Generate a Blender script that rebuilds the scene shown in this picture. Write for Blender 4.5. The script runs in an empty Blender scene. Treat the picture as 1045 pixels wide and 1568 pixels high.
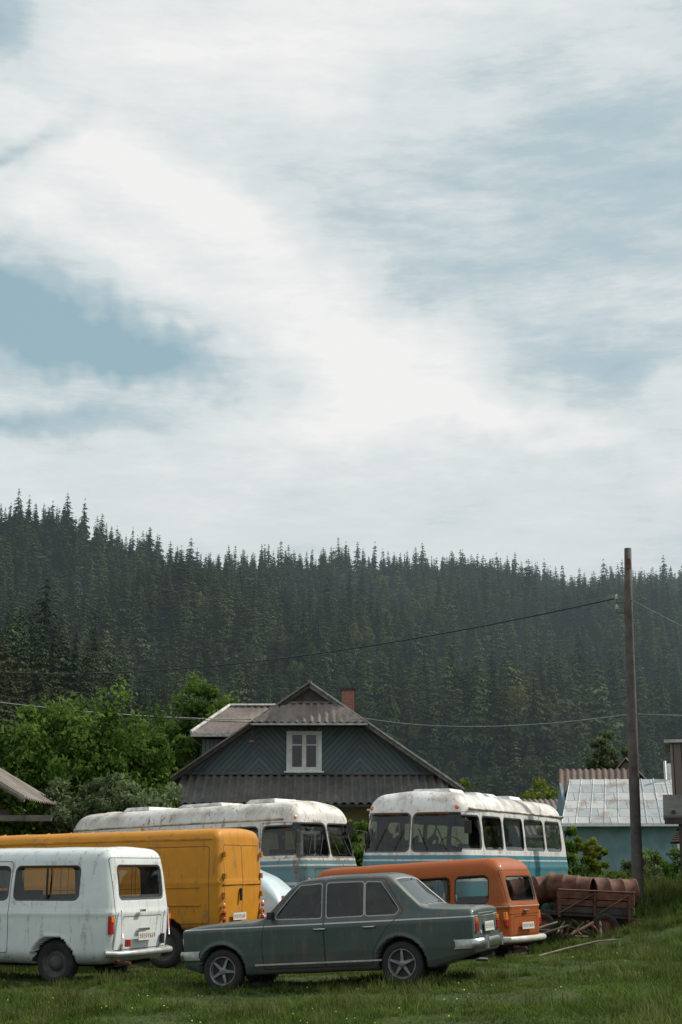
import bpy, math, random
import numpy as np
from mathutils import Vector, Matrix, Euler
rnd = random.Random(7)
rng = np.random.default_rng(7)
sc = bpy.context.scene
sc.view_settings.view_transform = 'Standard'
sc.view_settings.look = 'None'
sc.view_settings.exposure = 0

# ------------------------------------------------------------------ node helpers
class NT:
    def __init__(self, tree):
        self.t = tree; tree.nodes.clear()
    def n(self, typ, ins=None, **props):
        nd = self.t.nodes.new(typ)
        for k, v in props.items():
            setattr(nd, k, v)
        if ins:
            for k, v in ins.items():
                self.put(nd.inputs[k], v)
        return nd
    def put(self, sock, v):
        if isinstance(v, bpy.types.NodeSocket):
            self.t.links.new(v, sock)
        elif isinstance(v, bpy.types.Node):
            self.t.links.new(v.outputs[0], sock)
        else:
            if sock.type == 'RGBA' and len(v) == 3: v = (*v, 1)
            sock.default_value = v
    def m(self, op, a, b=0.0, c=0.0, clamp=False):
        nd = self.t.nodes.new('ShaderNodeMath'); nd.operation = op; nd.use_clamp = clamp
        self.put(nd.inputs[0], a); self.put(nd.inputs[1], b); self.put(nd.inputs[2], c)
        return nd.outputs[0]
    def mix(self, f, a, b, mode='MIX'):
        nd = self.t.nodes.new('ShaderNodeMixRGB'); nd.blend_type = mode
        self.put(nd.inputs[0], f); self.put(nd.inputs[1], a); self.put(nd.inputs[2], b)
        return nd.outputs[0]
    def ms(self, f, a, b):
        nd = self.t.nodes.new('ShaderNodeMixShader')
        self.put(nd.inputs[0], f); self.put(nd.inputs[1], a); self.put(nd.inputs[2], b)
        return nd.outputs[0]
    def obj(self):
        return self.n('ShaderNodeTexCoord').outputs['Object']
    def gen(self):
        return self.n('ShaderNodeTexCoord').outputs['Generated']
    def pos(self):
        return self.n('ShaderNodeNewGeometry').outputs['Position']
    def noise(self, vec, scale, detail=4, rough=.55, col=False):
        nd = self.n('ShaderNodeTexNoise', {'Vector': vec, 'Scale': scale, 'Detail': detail, 'Roughness': rough})
        return nd.outputs[1 if col else 0]
    def mapv(self, vec, scale=(1,1,1), rot=(0,0,0)):
        return self.n('ShaderNodeMapping', {'Vector': vec, 'Scale': scale, 'Rotation': rot}).outputs[0]
    def step(self, v, lo, hi):
        nd = self.n('ShaderNodeMapRange', {0: v, 1: lo, 2: hi, 3: 0.0, 4: 1.0}); nd.clamp = True
        return nd.outputs[0]
    def attr(self, name):
        return self.n('ShaderNodeAttribute', attribute_name=name).outputs['Fac']
    def bump(self, h, s=.3, d=.02):
        return self.n('ShaderNodeBump', {'Height': h, 'Strength': s, 'Distance': d}).outputs[0]
    def bsdf(self, col, rough=.6, metal=0., spec=.5, normal=None, coat=0.):
        ins = {'Base Color': col, 'Roughness': rough, 'Metallic': metal, 'Specular IOR Level': spec, 'Coat Weight': coat, 'Coat Roughness': .08}
        if normal is not None: ins['Normal'] = normal
        return self.n('ShaderNodeBsdfPrincipled', ins).outputs[0]
    def out(self, s, vol=None):
        o = self.n('ShaderNodeOutputMaterial')
        if s is not None: self.put(o.inputs['Surface'], s)
        if vol is not None: self.put(o.inputs['Volume'], vol)
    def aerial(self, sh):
        # painted haze: glow mixed into materials by world position, not view based
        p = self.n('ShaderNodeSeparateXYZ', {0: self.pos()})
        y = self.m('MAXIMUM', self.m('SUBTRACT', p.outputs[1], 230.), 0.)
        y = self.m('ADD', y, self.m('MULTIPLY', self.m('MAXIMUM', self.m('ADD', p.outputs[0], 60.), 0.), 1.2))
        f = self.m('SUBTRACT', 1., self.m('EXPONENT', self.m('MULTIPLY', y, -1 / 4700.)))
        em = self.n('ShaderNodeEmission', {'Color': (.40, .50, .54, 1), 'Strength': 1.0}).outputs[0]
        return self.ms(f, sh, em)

def newmat(name):
    m = bpy.data.materials.new(name); m.use_nodes = True
    return m, NT(m.node_tree)

def simple(name, col, rough=.6, metal=0., var=.25, scale=6., spec=.5, coat=0., bump=0.):
    m, t = newmat(name)
    v = t.obj()
    nz = t.noise(v, scale, 4)
    dark = tuple(c * (1 - var) for c in col); lite = tuple(min(1, c * (1 + var)) for c in col)
    c = t.mix(t.step(nz, .3, .7), dark, lite)
    nb = t.bump(t.noise(v, scale * 6, 3), bump, .01) if bump else None
    t.out(t.bsdf(c, rough, metal, spec, nb, coat))
    return m

# ------------------------------------------------------------------ mesh helpers
def link(ob, parent=None):
    sc.collection.objects.link(ob)
    if parent: ob.parent = parent
    return ob

def empty(name, loc=(0, 0, 0), yaw=0., tilt=0., s=1.0):
    e = bpy.data.objects.new(name, None); e.empty_display_size = .3
    e.matrix_world = Matrix.Translation(loc) @ Matrix.Rotation(yaw, 4, 'Z') @ Matrix.Rotation(tilt, 4, 'Y') @ Matrix.Scale(s, 4)
    sc.collection.objects.link(e)
    return e

def fastmesh(name, V, F, smooth=True, mats=(), midx=None):
    V = np.asarray(V, dtype=np.float32); F = np.asarray(F, dtype=np.int32)
    k = F.shape[1]
    me = bpy.data.meshes.new(name)
    me.vertices.add(len(V)); me.vertices.foreach_set('co', V.ravel())
    me.loops.add(F.size); me.loops.foreach_set('vertex_index', F.ravel())
    me.polygons.add(len(F))
    me.polygons.foreach_set('loop_start', np.arange(0, F.size, k, dtype=np.int32))
    me.polygons.foreach_set('loop_total', np.full(len(F), k, dtype=np.int32))
    for m in mats: me.materials.append(m)
    if midx is not None: me.polygons.foreach_set('material_index', np.asarray(midx, dtype=np.int32))
    me.polygons.foreach_set('use_smooth', np.full(len(F), smooth, dtype=bool))
    me.update(calc_edges=True); me.validate()
    return me

class B:
    def __init__(self):
        self.v = []; self.f = []; self.mi = []; self.mats = []; self.sm = []
    def mid(self, m):
        if m not in self.mats: self.mats.append(m)
        return self.mats.index(m)
    def add(self, vs, fs, mat, M=None, smooth=False):
        o = len(self.v); k = self.mid(mat)
        for p in vs:
            p = Vector(p)
            self.v.append(tuple(M @ p) if M is not None else tuple(p))
        for f in fs:
            self.f.append([i + o for i in f]); self.mi.append(k); self.sm.append(smooth)
    def box(self, c, s, mat, M=None, taper=1.0):
        x, y, z = s[0] / 2, s[1] / 2, s[2] / 2
        vs = [(c[0] + a * x * (taper if cc > 0 else 1), c[1] + b * y * (taper if cc > 0 else 1), c[2] + cc * z) for cc in (-1, 1) for b in (-1, 1) for a in (-1, 1)]
        fs = [(0, 2, 3, 1), (4, 5, 7, 6), (0, 1, 5, 4), (2, 6, 7, 3), (0, 4, 6, 2), (1, 3, 7, 5)]
        self.add(vs, fs, mat, M)
    def quad(self, a, b, c, d, mat):
        self.add([a, b, c, d], [(0, 1, 2, 3)], mat)
    def prism(self, poly, y0, y1, mat, axis='y', M=None):
        n = len(poly)
        if axis == 'y': vs = [(p[0], y0, p[1]) for p in poly] + [(p[0], y1, p[1]) for p in poly]
        elif axis == 'x': vs = [(y0, p[0], p[1]) for p in poly] + [(y1, p[0], p[1]) for p in poly]
        else: vs = [(p[0], p[1], y0) for p in poly] + [(p[0], p[1], y1) for p in poly]
        fs = [list(range(n)), list(range(2 * n - 1, n - 1, -1))] + [(i, i + n, (i + 1) % n + n, (i + 1) % n) for i in range(n)]
        self.add(vs, fs, mat, M)
    def lathe(self, prof, mat, M=None, n=28, smooth=True, axis='y'):
        vs = []; fs = []
        for (r, h) in prof:
            for i in range(n):
                a = 2 * math.pi * i / n
                if axis == 'y': vs.append((r * math.cos(a), h, r * math.sin(a)))
                elif axis == 'x': vs.append((h, r * math.cos(a), r * math.sin(a)))
                else: vs.append((r * math.cos(a), r * math.sin(a), h))
        for j in range(len(prof) - 1):
            for i in range(n):
                fs.append((j * n + i, j * n + (i + 1) % n, (j + 1) * n + (i + 1) % n, (j + 1) * n + i))
        self.add(vs, fs, mat, M, smooth)
    def tube(self, pts, rad, mat, n=8, cap=True):
        pts = [Vector(p) for p in pts]
        if not hasattr(rad, '__len__'): rad = [rad] * len(pts)
        vs = []; fs = []
        for i, p in enumerate(pts):
            d = (pts[min(i + 1, len(pts) - 1)] - pts[max(i - 1, 0)]).normalized()
            up = Vector((0, 0, 1)) if abs(d.z) < .9 else Vector((1, 0, 0))
            a = d.cross(up).normalized(); b = d.cross(a)
            for k in range(n):
                t = 2 * math.pi * k / n
                vs.append(p + (a * math.cos(t) + b * math.sin(t)) * rad[i])
        for i in range(len(pts) - 1):
            for k in range(n):
                fs.append((i * n + k, i * n + (k + 1) % n, (i + 1) * n + (k + 1) % n, (i + 1) * n + k))
        if cap:
            fs.append(list(range(n))); fs.append(list(range((len(pts) - 1) * n, len(pts) * n)))
        self.add(vs, fs, mat, None, True)
    def corr(self, P00, P10, P11, P01, mat, wl=.25, amp=.03, nv=8):
        P00, P10, P11, P01 = map(Vector, (P00, P10, P11, P01))
        ud = (P10 - P00).normalized(); nrm = ud.cross((P01 - P00)).normalized()
        if nrm.z < 0: nrm = -nrm
        W = (P10 - P00).length
        nu = max(8, int(W / wl * 8))
        vs = []; fs = []
        for j in range(nv + 1):
            v = j / nv
            for i in range(nu + 1):
                u = i / nu
                p = (P00 * (1 - u) + P10 * u) * (1 - v) + (P01 * (1 - u) + P11 * u) * v
                s = p.dot(ud)
                jag = (int(s / 1.1) % 3 - 1) * .02 * (1 - v)
                vs.append(p + nrm * (amp * math.sin(2 * math.pi * s / wl) + jag * .5))
        for j in range(nv):
            for i in range(nu):
                a = j * (nu + 1) + i
                fs.append((a, a + 1, a + nu + 2, a + nu + 1))
        self.add(vs, fs, mat, None, True)
    def done(self, name, parent=None, bevel=0., loc=None):
        me = bpy.data.meshes.new(name)
        me.from_pydata([tuple(p) for p in self.v], [], self.f)
        for m in self.mats: me.materials.append(m)
        me.polygons.foreach_set('material_index', self.mi)
        me.polygons.foreach_set('use_smooth', self.sm)
        me.update()
        ob = bpy.data.objects.new(name, me); link(ob, parent)
        if loc: ob.location = loc
        if bevel:
            md = ob.modifiers.new('bevel', 'BEVEL'); md.width = bevel; md.segments = 2; md.limit_method = 'ANGLE'; md.angle_limit = math.radians(40)
        return ob

def sstep(t):
    t = np.clip(t, 0, 1); return t * t * (3 - 2 * t)

# ------------------------------------------------------------------ terrain
def spurf(x, y):
    return 40 * np.exp(-((x + 86) / 46) ** 2 - ((y - 320) / 75) ** 2)
def terrain(x, y):
    x = np.asarray(x, float); y = np.asarray(y, float)
    base = (.14 + .06 * np.clip(x, -1.0, 4)) * (1 - sstep((y - 21) / 4)) - .02 * sstep((y - 21) / 4)
    dip = (.06 * (x - 1.45) - .14) * np.exp(-((x - .8) / 4) ** 2 - ((y - 27.3) / 3.0) ** 2)
    rise = .6 * sstep((x - 3.5) / 4) * sstep((y - 22) / 8) * (1 - .7 * sstep((y - 45) / 30))
    lump = .018 * np.sin(x * 2.1 + y * .9) * np.sin(y * 1.7 - x * .6) + .01 * np.sin(x * 5.3 + 1) * np.sin(y * 4.1)
    Yr = np.interp(x, [-700, -156, 0, 211, 800], [520, 650, 780, 880, 1000])
    Hr = np.interp(x, [-700, -180, -120, -91, -59, 0, 100, 211, 800], [180, 163, 152, 147, 152, 158, 163, 163, 170])
    t = (y - 290) / (Yr - 290)
    S = np.where(t < 1, sstep(t * 4) * t, 1 - (t - 1) * .9)
    und = 6 * np.sin(x / 31 + y / 60) + 4 * np.sin(x / 15 - y / 45) + 5 * np.sin(x / 60 - y / 33)
    hill = Hr * S + und * np.clip(t * 4, 0, 1) * np.clip((1.05 - t) * 6, .35, 1)
    h = np.where(t > 0, hill, 0) + spurf(x, y)
    far = np.maximum(h, -20)
    return base + dip + rise + lump * (y < 60) + far

def prog(lo, hi, dlo, dhi, step, grow=1.12):
    a = list(np.arange(dlo, dhi + 1e-6, step)); s = step; x = dhi
    while x < hi: s *= grow; s = min(s, 14 if x < 1100 else 200); x += s; a.append(x)
    s = step; x = dlo
    while x > lo: s *= grow; s = min(s, 14 if x > -700 else 200); x -= s; a.insert(0, x)
    return np.array(a)

m_ground, t = newmat('ground_mat')
p = t.pos()
n1 = t.noise(p, .9, 4, .6); n2 = t.noise(p, 7, 3, .7); n3 = t.noise(p, 45, 2, .7)
c = t.mix(t.step(n1, .35, .65), (.040, .065, .016), (.080, .112, .030))
c = t.mix(t.step(n2, .45, .75), c, (.11, .115, .045))
c = t.mix(t.step(t.noise(p, 1.7, 4), .56, .68), c, (.09, .065, .04))
c = t.mix(t.step(n3, .3, .7), c, (.028, .045, .012))
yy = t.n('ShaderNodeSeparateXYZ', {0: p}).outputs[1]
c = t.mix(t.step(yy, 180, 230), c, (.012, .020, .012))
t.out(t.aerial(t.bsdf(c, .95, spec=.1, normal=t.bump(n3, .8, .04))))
xs = prog(-2500, 2500, -12, 12, .3); ys = prog(-60, 4000, 12, 42, .3)
GX, GY = np.meshgrid(xs, ys); GZ = terrain(GX, GY)
V = np.stack([GX.ravel(), GY.ravel(), GZ.ravel()], 1)
nx, ny = len(xs), len(ys)
ii = np.arange(nx - 1)[None, :] + nx * np.arange(ny - 1)[:, None]; ii = ii.ravel()
me = fastmesh('ground', V, np.stack([ii, ii + 1, ii + nx + 1, ii + nx], 1), True, [m_ground])
link(bpy.data.objects.new('ground', me))

# ------------------------------------------------------------------ scatter through geometry nodes
def scatter(name, pts, scl, rot, idx, protos):
    col = bpy.data.collections.new(name + '_prototypes')
    for o in protos: col.objects.link(o)
    me = bpy.data.meshes.new(name); me.from_pydata([tuple(p) for p in pts], [], [])
    a = me.attributes.new('scl', 'FLOAT_VECTOR', 'POINT'); a.data.foreach_set('vector', np.asarray(scl, dtype=np.float32).ravel())
    a = me.attributes.new('rt', 'FLOAT_VECTOR', 'POINT'); a.data.foreach_set('vector', np.asarray(rot, dtype=np.float32).ravel())
    a = me.attributes.new('vi', 'INT', 'POINT'); a.data.foreach_set('value', np.asarray(idx, dtype=np.int32))
    ob = link(bpy.data.objects.new(name, me))
    ng = bpy.data.node_groups.new(name, 'GeometryNodeTree')
    ng.interface.new_socket('Geometry', in_out='INPUT', socket_type='NodeSocketGeometry')
    ng.interface.new_socket('Geometry', in_out='OUTPUT', socket_type='NodeSocketGeometry')
    N = ng.nodes; L = ng.links
    gi = N.new('NodeGroupInput'); go = N.new('NodeGroupOutput')
    ci = N.new('GeometryNodeCollectionInfo'); ci.inputs['Collection'].default_value = col
    ci.inputs['Separate Children'].default_value = True; ci.inputs['Reset Children'].default_value = True
    ip = N.new('GeometryNodeInstanceOnPoints'); ip.inputs['Pick Instance'].default_value = True
    def na(nm, ty):
        q = N.new('GeometryNodeInputNamedAttribute'); q.data_type = ty; q.inputs['Name'].default_value = nm
        return [o for o in q.outputs if o.enabled and o.name == 'Attribute'][0]
    L.new(gi.outputs[0], ip.inputs['Points']); L.new(ci.outputs[0], ip.inputs['Instance'])
    L.new(na('vi', 'INT'), ip.inputs['Instance Index'])
    L.new(na('rt', 'FLOAT_VECTOR'), ip.inputs['Rotation'])
    L.new(na('scl', 'FLOAT_VECTOR'), ip.inputs['Scale'])
    L.new(ip.outputs[0], go.inputs[0])
    md = ob.modifiers.new('scatter', 'NODES'); md.node_group = ng
    return ob

# ------------------------------------------------------------------ foliage materials
def leafmat(name, c1, c2, trans=.35, var=.5, aerial=False, patch=False):
    m, t = newmat(name)
    a = t.attr('cv'); oi = t.n('ShaderNodeObjectInfo').outputs['Random']
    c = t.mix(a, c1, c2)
    v = t.m('ADD', 1 - var / 2, t.m('MULTIPLY', oi, var))
    if aerial:   # stands of slightly different species / age across the slope
        pn = t.noise(t.pos(), .022, 2, .6)
        c = t.mix(t.m('MULTIPLY', t.step(pn, .46, .62), .5), c, (c2[0] * 1.3 + .01, c2[1] * .95 + .01, c2[2]))
    if patch:
        pn = t.noise(t.pos(), .9, 3, .6)
        v = t.m('MULTIPLY', v, t.m('ADD', .62, t.m('MULTIPLY', t.step(pn, .35, .65), .6)))
        c = t.mix(t.m('MULTIPLY', t.step(t.noise(t.pos(), 2.3, 2, .6), .52, .7), .45), c, (.17, .17, .07))
    c = t.mix(1.0, c, t.n('ShaderNodeCombineXYZ', {0: v, 1: v, 2: v}).outputs[0], 'MULTIPLY')
    d = t.n('ShaderNodeBsdfDiffuse', {'Color': c}).outputs[0]
    if trans > 0:
        tr = t.n('ShaderNodeBsdfTranslucent', {'Color': c}).outputs[0]
        d = t.ms(trans, d, tr)
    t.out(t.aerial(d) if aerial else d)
    return m

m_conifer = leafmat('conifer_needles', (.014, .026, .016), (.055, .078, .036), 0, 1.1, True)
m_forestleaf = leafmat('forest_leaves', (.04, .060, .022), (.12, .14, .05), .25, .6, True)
m_leaf = leafmat('leaves', (.045, .095, .018), (.16, .24, .055), .4, .0)
m_leafg = leafmat('leaves_pale', (.070, .10, .045), (.22, .27, .14), .35, .0)
m_leafy = leafmat('leaves_yellowish', (.08, .11, .016), (.24, .27, .04), .4, .0)
m_grass = leafmat('grass_blades', (.050, .092, .018), (.15, .21, .050), .35, .6, False, True)
m_weed = leafmat('weed_blades', (.06, .085, .02), (.18, .20, .08), .35, .6)
m_bark = simple('bark', (.06, .045, .035), .9, scale=9, bump=.5)

def setcv(me, cv):
    a = me.attributes.new('cv', 'FLOAT', 'POINT'); a.data.foreach_set('value', np.asarray(cv, dtype=np.float32))

def conifer(seed, H=18., R=3.0, n=17):
    r = np.random.default_rng(seed); V = []; F = []; cv = []
    def tri(a, b, c, k):
        o = len(V); V.extend([a, b, c]); F.append((o, o + 1, o + 2)); cv.extend(k)
    lean = r.normal(size=2) * .012
    for i in range(n):
        t = (i + r.uniform(-.3, .3)) / n; t = max(t, 0); z = H * (.05 + .92 * t)
        rr = R * ((1 - t) ** .78) * r.uniform(.8, 1.2) + .18
        nb = int(6 + 5 * (1 - t)); off = r.uniform(0, 6.28)
        for j in range(nb):
            a = off + j * 6.283 / nb + r.uniform(-.3, .3); L = rr * r.uniform(.55, 1.2)
            d = np.array([math.cos(a), math.sin(a), 0]); s = np.array([-d[1], d[0], 0])
            zz = z + r.uniform(-.5, .5) * (.4 + (1 - t))
            base = np.array([lean[0] * zz, lean[1] * zz, zz + .35 * L * .4 + .15]); dro = r.uniform(.3, .65)
            tip = d * L + np.array([0, 0, zz - dro * L])
            w = L * .36
            for q, e in ((.35, 1.), (.7, .75)):
                mid = d * L * q + np.array([0, 0, zz - dro * L * q * .7 + .12])
                for sg in (-1, 1):
                    st = mid + s * sg * w * e + d * L * .18 + np.array([0, 0, -.28 * L * e])
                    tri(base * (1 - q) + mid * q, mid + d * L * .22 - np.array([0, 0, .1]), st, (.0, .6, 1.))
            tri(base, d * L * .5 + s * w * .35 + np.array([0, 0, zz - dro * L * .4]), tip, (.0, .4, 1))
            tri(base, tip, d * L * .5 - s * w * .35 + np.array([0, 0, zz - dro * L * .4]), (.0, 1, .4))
    for k in range(4):
        a = k * 1.57
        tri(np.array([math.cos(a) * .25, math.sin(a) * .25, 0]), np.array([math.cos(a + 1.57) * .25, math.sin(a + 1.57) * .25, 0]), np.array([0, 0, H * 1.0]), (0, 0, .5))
    me = fastmesh('conifer', np.array(V), np.array(F), False, [m_conifer]); setcv(me, cv)
    return bpy.data.objects.new('conifer_proto_%d' % seed, me)

def leafcloud(r, centers, rc, per, leaf, flat=.75):
    C = np.repeat(centers, per, 0); n = len(C)
    d = r.normal(size=(n, 3)); d /= np.linalg.norm(d, axis=1)[:, None]
    RC = np.repeat(rc, per)
    rad = RC * r.uniform(.15, 1.15, n) ** .7
    P = C + d * rad[:, None] * np.array([1, 1, flat])
    u = r.normal(size=(n, 3)); u /= np.linalg.norm(u, axis=1)[:, None]
    v = np.cross(u, d + .3 * r.normal(size=(n, 3))); v /= (np.linalg.norm(v, axis=1)[:, None] + 1e-6)
    s = leaf * r.uniform(.5, 1.2, n)[:, None]
    V = np.stack([P - u * s, P + v * s * .55, P + u * s, P - v * s * .55], 1).reshape(-1, 3)
    F = np.arange(4 * n).reshape(-1, 4)
    cl = np.repeat(r.uniform(0, .6, len(centers)), per)
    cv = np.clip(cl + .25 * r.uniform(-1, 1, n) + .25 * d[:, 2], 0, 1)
    return V, F, np.repeat(cv, 4)

def forest_round(seed, H=13, R=4):
    r = np.random.default_rng(seed); n = 26
    d = r.normal(size=(n, 3)); d /= np.linalg.norm(d, axis=1)[:, None]
    C = d * np.array([R * .7, R * .7, H * .32]) * r.uniform(.5, 1, n)[:, None] + np.array([0, 0, H * .6])
    V, F, cv = leafcloud(r, C, r.uniform(.8, 1.6, n), 36, .45)
    me = fastmesh('round', V, F, False, [m_forestleaf]); setcv(me, cv)
    return bpy.data.objects.new('round_proto_%d' % seed, me)

protos = [conifer(i, 18, R, n_) for i, R, n_ in ((1, 3.1, 16), (2, 3.8, 15), (3, 2.7, 17), (4, 4.4, 14), (5, 3.5, 13))] + [forest_round(8), forest_round(9, 12, 3.4)]
xx, yy_ = np.meshgrid(np.arange(-420, 480, 5.0), np.arange(196, 960, 7.0))
X = xx.ravel() + rng.uniform(-2.7, 2.7, xx.size); Y = yy_.ravel() + rng.uniform(-3.6, 3.6, xx.size)
Yr = np.interp(X, [-700, -156, 0, 211, 800], [520, 650, 780, 880, 1000])
az = X / Y
keep = (np.abs(az) < .35) & (Y < Yr + 14) & ((Y > 289) | (spurf(X, Y) > 5))
dn = np.sin(X / 23 + 1.3) * np.sin(Y / 37) + np.sin(X / 51 - Y / 70)
keep &= ~((dn > 1.3) & (rng.uniform(size=X.size) < .3))
keep &= ~((Y > Yr - 12) & (np.sin(X / 7.3) + np.sin(X / 17.) + rng.uniform(-1, 1, X.size) > 1.0))
X = X[keep]; Y = Y[keep]; Yr = Yr[keep]
Z = terrain(X, Y) - .3
n = len(X)
az = X / Y
cen = np.exp(-((az - .02) / .10) ** 2) * ((Y > 350) & (Y < 740))
isr = rng.uniform(size=n) < (.03 + .45 * cen * (np.sin(X / 14) * np.sin(Y / 19 + X / 30) + .5 * np.sin(X / 6.) > .15))
isr &= (Y < Yr - 30)
idx = np.where(isr, 5 + rng.integers(0, 2, n), rng.integers(0, 5, n))
s = rng.uniform(.50, 1.0, n) * np.where(isr, .8, 1) * (1 + .16 * np.sin(X / 11 + Y / 17)); s *= np.where(rng.uniform(size=n) < .10, 1.25, 1)
s *= np.where(Y < 400, 1.12, 1.0)
scl = np.stack([s * rng.uniform(.9, 1.25, n)] * 2 + [s * rng.uniform(.9, 1.15, n)], 1)
rot = np.stack([rng.uniform(-.03, .03, n), rng.uniform(-.03, .03, n), rng.uniform(0, 6.28, n)], 1)
scatter('conifer_forest', np.stack([X, Y, Z], 1), scl, rot, idx, protos)

# ------------------------------------------------------------------ grass
def clump(seed, nb, rad, h0, h1, w, mat, bend=.5):
    r = np.random.default_rng(seed); V = []; F = []; cv = []
    for i in range(nb):
        a = r.uniform(0, 6.28); q = rad * math.sqrt(r.uniform()); p = np.array([q * math.cos(a), q * math.sin(a), -.01])
        h = r.uniform(h0, h1); b = r.uniform(0, 6.28); d = np.array([math.cos(b), math.sin(b), 0]); s = np.array([-d[1], d[0], 0]) * w * r.uniform(.6, 1.3)
        m = p + d * h * bend * .3 + np.array([0, 0, h * .6]); tp = p + d * h * bend * r.uniform(.5, 1.4) + np.array([0, 0, h])
        o = len(V); V.extend([p - s, p + s, m + s * .7, m - s * .7, tp, tp])
        F.append((o, o + 1, o + 2, o + 3)); F.append((o + 3, o + 2, o + 4, o + 5))
        k = r.uniform(0, 1); cv.extend([k * .3, k * .3, k * .8, k * .8, k, k])
    me = fastmesh('clump', np.array(V), np.array(F), False, [mat]); setcv(me, cv)
    return bpy.data.objects.new('clump_proto_%d' % seed, me)
gp = [clump(21, 60, .20, .015, .06, .0045, m_grass, .9), clump(22, 55, .18, .02, .10, .005, m_grass, .8), clump(23, 40, .14, .03, .17, .004, m_weed, .5)]
n = 12000
Y = 12.5 + 26 * rng.uniform(0, 1, n) ** 1.3; X = rng.uniform(-1, 1, n) * (2.5 + Y * .26) + .5
pat = np.sin(X * 1.3 + Y * .7) * np.sin(Y * 1.1 - X * .5) + .6 * np.sin(X * 3.1 + 2) * np.sin(Y * 2.7)
kp = rng.uniform(size=n) < .8 + .35 * pat
X, Y, pat = X[kp], Y[kp], pat[kp]; n = len(X)
hi = np.clip(.9 + .5 * pat, .4, 1.6) * np.where((X > 3.8) & (Y > 24), 1.5, 1.)
idx = np.where(rng.uniform(size=n) < .13, 2, rng.integers(0, 2, n))
s = rng.uniform(.7, 1.3, n); scl = np.stack([s, s, s * hi], 1)
rot = np.stack([np.zeros(n), np.zeros(n), rng.uniform(0, 6.28, n)], 1)
scatter('grass', np.stack([X, Y, terrain(X, Y)], 1), scl, rot, idx, gp)
m_fly = simple('flower_yellow', (.75, .55, .03), .7); m_flw = simple('flower_white', (.75, .75, .7), .7)
b = B()
for i in range(300):
    x = rnd.uniform(-5, 6); y = 14 + 9 * rnd.random() ** 1.5
    if math.sin(x * 1.1 + 2) * math.sin(y * 1.4) < -.1: continue
    z = float(terrain(x, y)) + rnd.uniform(.05, .09); q = rnd.uniform(.006, .012)
    b.add([(x - q, y, z), (x, y - q, z + .003), (x + q, y, z), (x, y + q, z + .003), (x, y, z + q)], [(0, 1, 4), (1, 2, 4), (2, 3, 4), (3, 0, 4)], m_fly if rnd.random() < .85 else m_flw)
b.done('meadow_flowers')
wp = [clump(31, 60, .22, .2, .6, .007, m_weed, .35), clump(32, 50, .22, .15, .6, .013, m_grass, .6), clump(33, 60, .26, .12, .40, .014, m_grass, .7)]
pts = []; ss = []
for i in range(1900):
    x = rnd.uniform(4.2, 14); y = rnd.uniform(29, 58) if rnd.random() < .6 else rnd.uniform(32, 42)
    if x < 6.1 and y < 33: continue
    if x < 6.7 and y < 31: continue
    pts.append((x, y)); ss.append(rnd.uniform(.4, .95) * (1. if y < 33 else 1.9 if y > 37 else 1.5))
for i in range(220): pts.append((rnd.uniform(-9, -1), rnd.uniform(34, 40))); ss.append(rnd.uniform(.4, .95))
for i in range(160): pts.append((rnd.uniform(-1.2, 4.5), rnd.uniform(36, 44))); ss.append(rnd.uniform(.4, .95))
for i in range(90): pts.append((rnd.uniform(3.5, 6.9), rnd.uniform(28.6, 30.4))); ss.append(rnd.uniform(.2, .5))
for cx_, cy_ in ((-2.6, 19.2), (-2.9, 20.0), (-1.9, 21.5), (1.6, 22.4), (2.8, 23.6), (3.3, 24.9), (-6.6, 21.0), (-1.9, 18.9), (.3, 18.2), (-3.4, 19.9), (-1.2, 18.7), (1.9, 19.0), (-.6, 19.0), (-4.6, 20.0)):
    for k in range(7): pts.append((cx_ + rnd.uniform(-.5, .5), cy_ + rnd.uniform(-.3, .3))); ss.append(rnd.uniform(.12, .32))
pts = np.array(pts); n = len(pts); s = np.array(ss)
scatter('tall_weeds', np.stack([pts[:, 0], pts[:, 1], terrain(pts[:, 0], pts[:, 1])], 1), np.stack([s, s, s], 1), np.stack([np.zeros(n), np.zeros(n), rng.uniform(0, 6.28, n)], 1), rng.integers(0, 3, n), wp)

# ------------------------------------------------------------------ broadleaf trees
def tree(name, X, Y, Ht, R, seed, mat, ncl=80, per=170, leaf=.11, zb=.22, rc=(.22, .55)):
    r = np.random.default_rng(seed)
    z0 = float(terrain(X, Y)); e = empty(name, (X, Y, z0 - .05))
    d = r.normal(size=(ncl, 3)); d /= np.linalg.norm(d, axis=1)[:, None]
    rad = r.uniform(.25, 1.0, ncl) ** .6
    lob = 1 + .20 * np.sin(3 * np.arctan2(d[:, 1], d[:, 0]) + seed) + .13 * r.normal(size=ncl)
    hz = Ht * (1 - zb) / 2
    C = d * (rad * lob)[:, None] * np.array([R * .9, R * .9, hz * .92]) + np.array([0, 0, Ht * zb + hz])
    C[:, 2] = np.clip(C[:, 2], .4, Ht - .15)
    V, F, cv = leafcloud(r, C, r.uniform(rc[0], rc[1], ncl) * R / 2.0, per, leaf, .85)
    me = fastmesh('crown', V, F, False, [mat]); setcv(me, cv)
    link(bpy.data.objects.new('crown', me), e)
    b = B()
    b.tube([(0, 0, -.1), (.05 * R, 0, Ht * .25), (0, .04 * R, Ht * .55), (.03, 0, Ht * .85)], [.06 * R, .05 * R, .03 * R, .01 * R], m_bark)
    for k in range(16):
        c = C[k]; s0 = np.array([0, 0, min(c[2] * .6, Ht * .5)])
        b.tube([s0, s0 * .4 + c * .6 + np.array([0, 0, .1]), c], [.022 * R, .014 * R, .005 * R], m_bark, 6)
    b.done('trunk', e)
    return e
tree('broadleaf_tree', -7.9, 42.5, 6.9, 2.5, 1, m_leaf, 190, 120, .10)
tree('broadleaf_tree', -10.6, 41.0, 6.3, 2.3, 2, m_leaf, 150, 120, .10)
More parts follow.
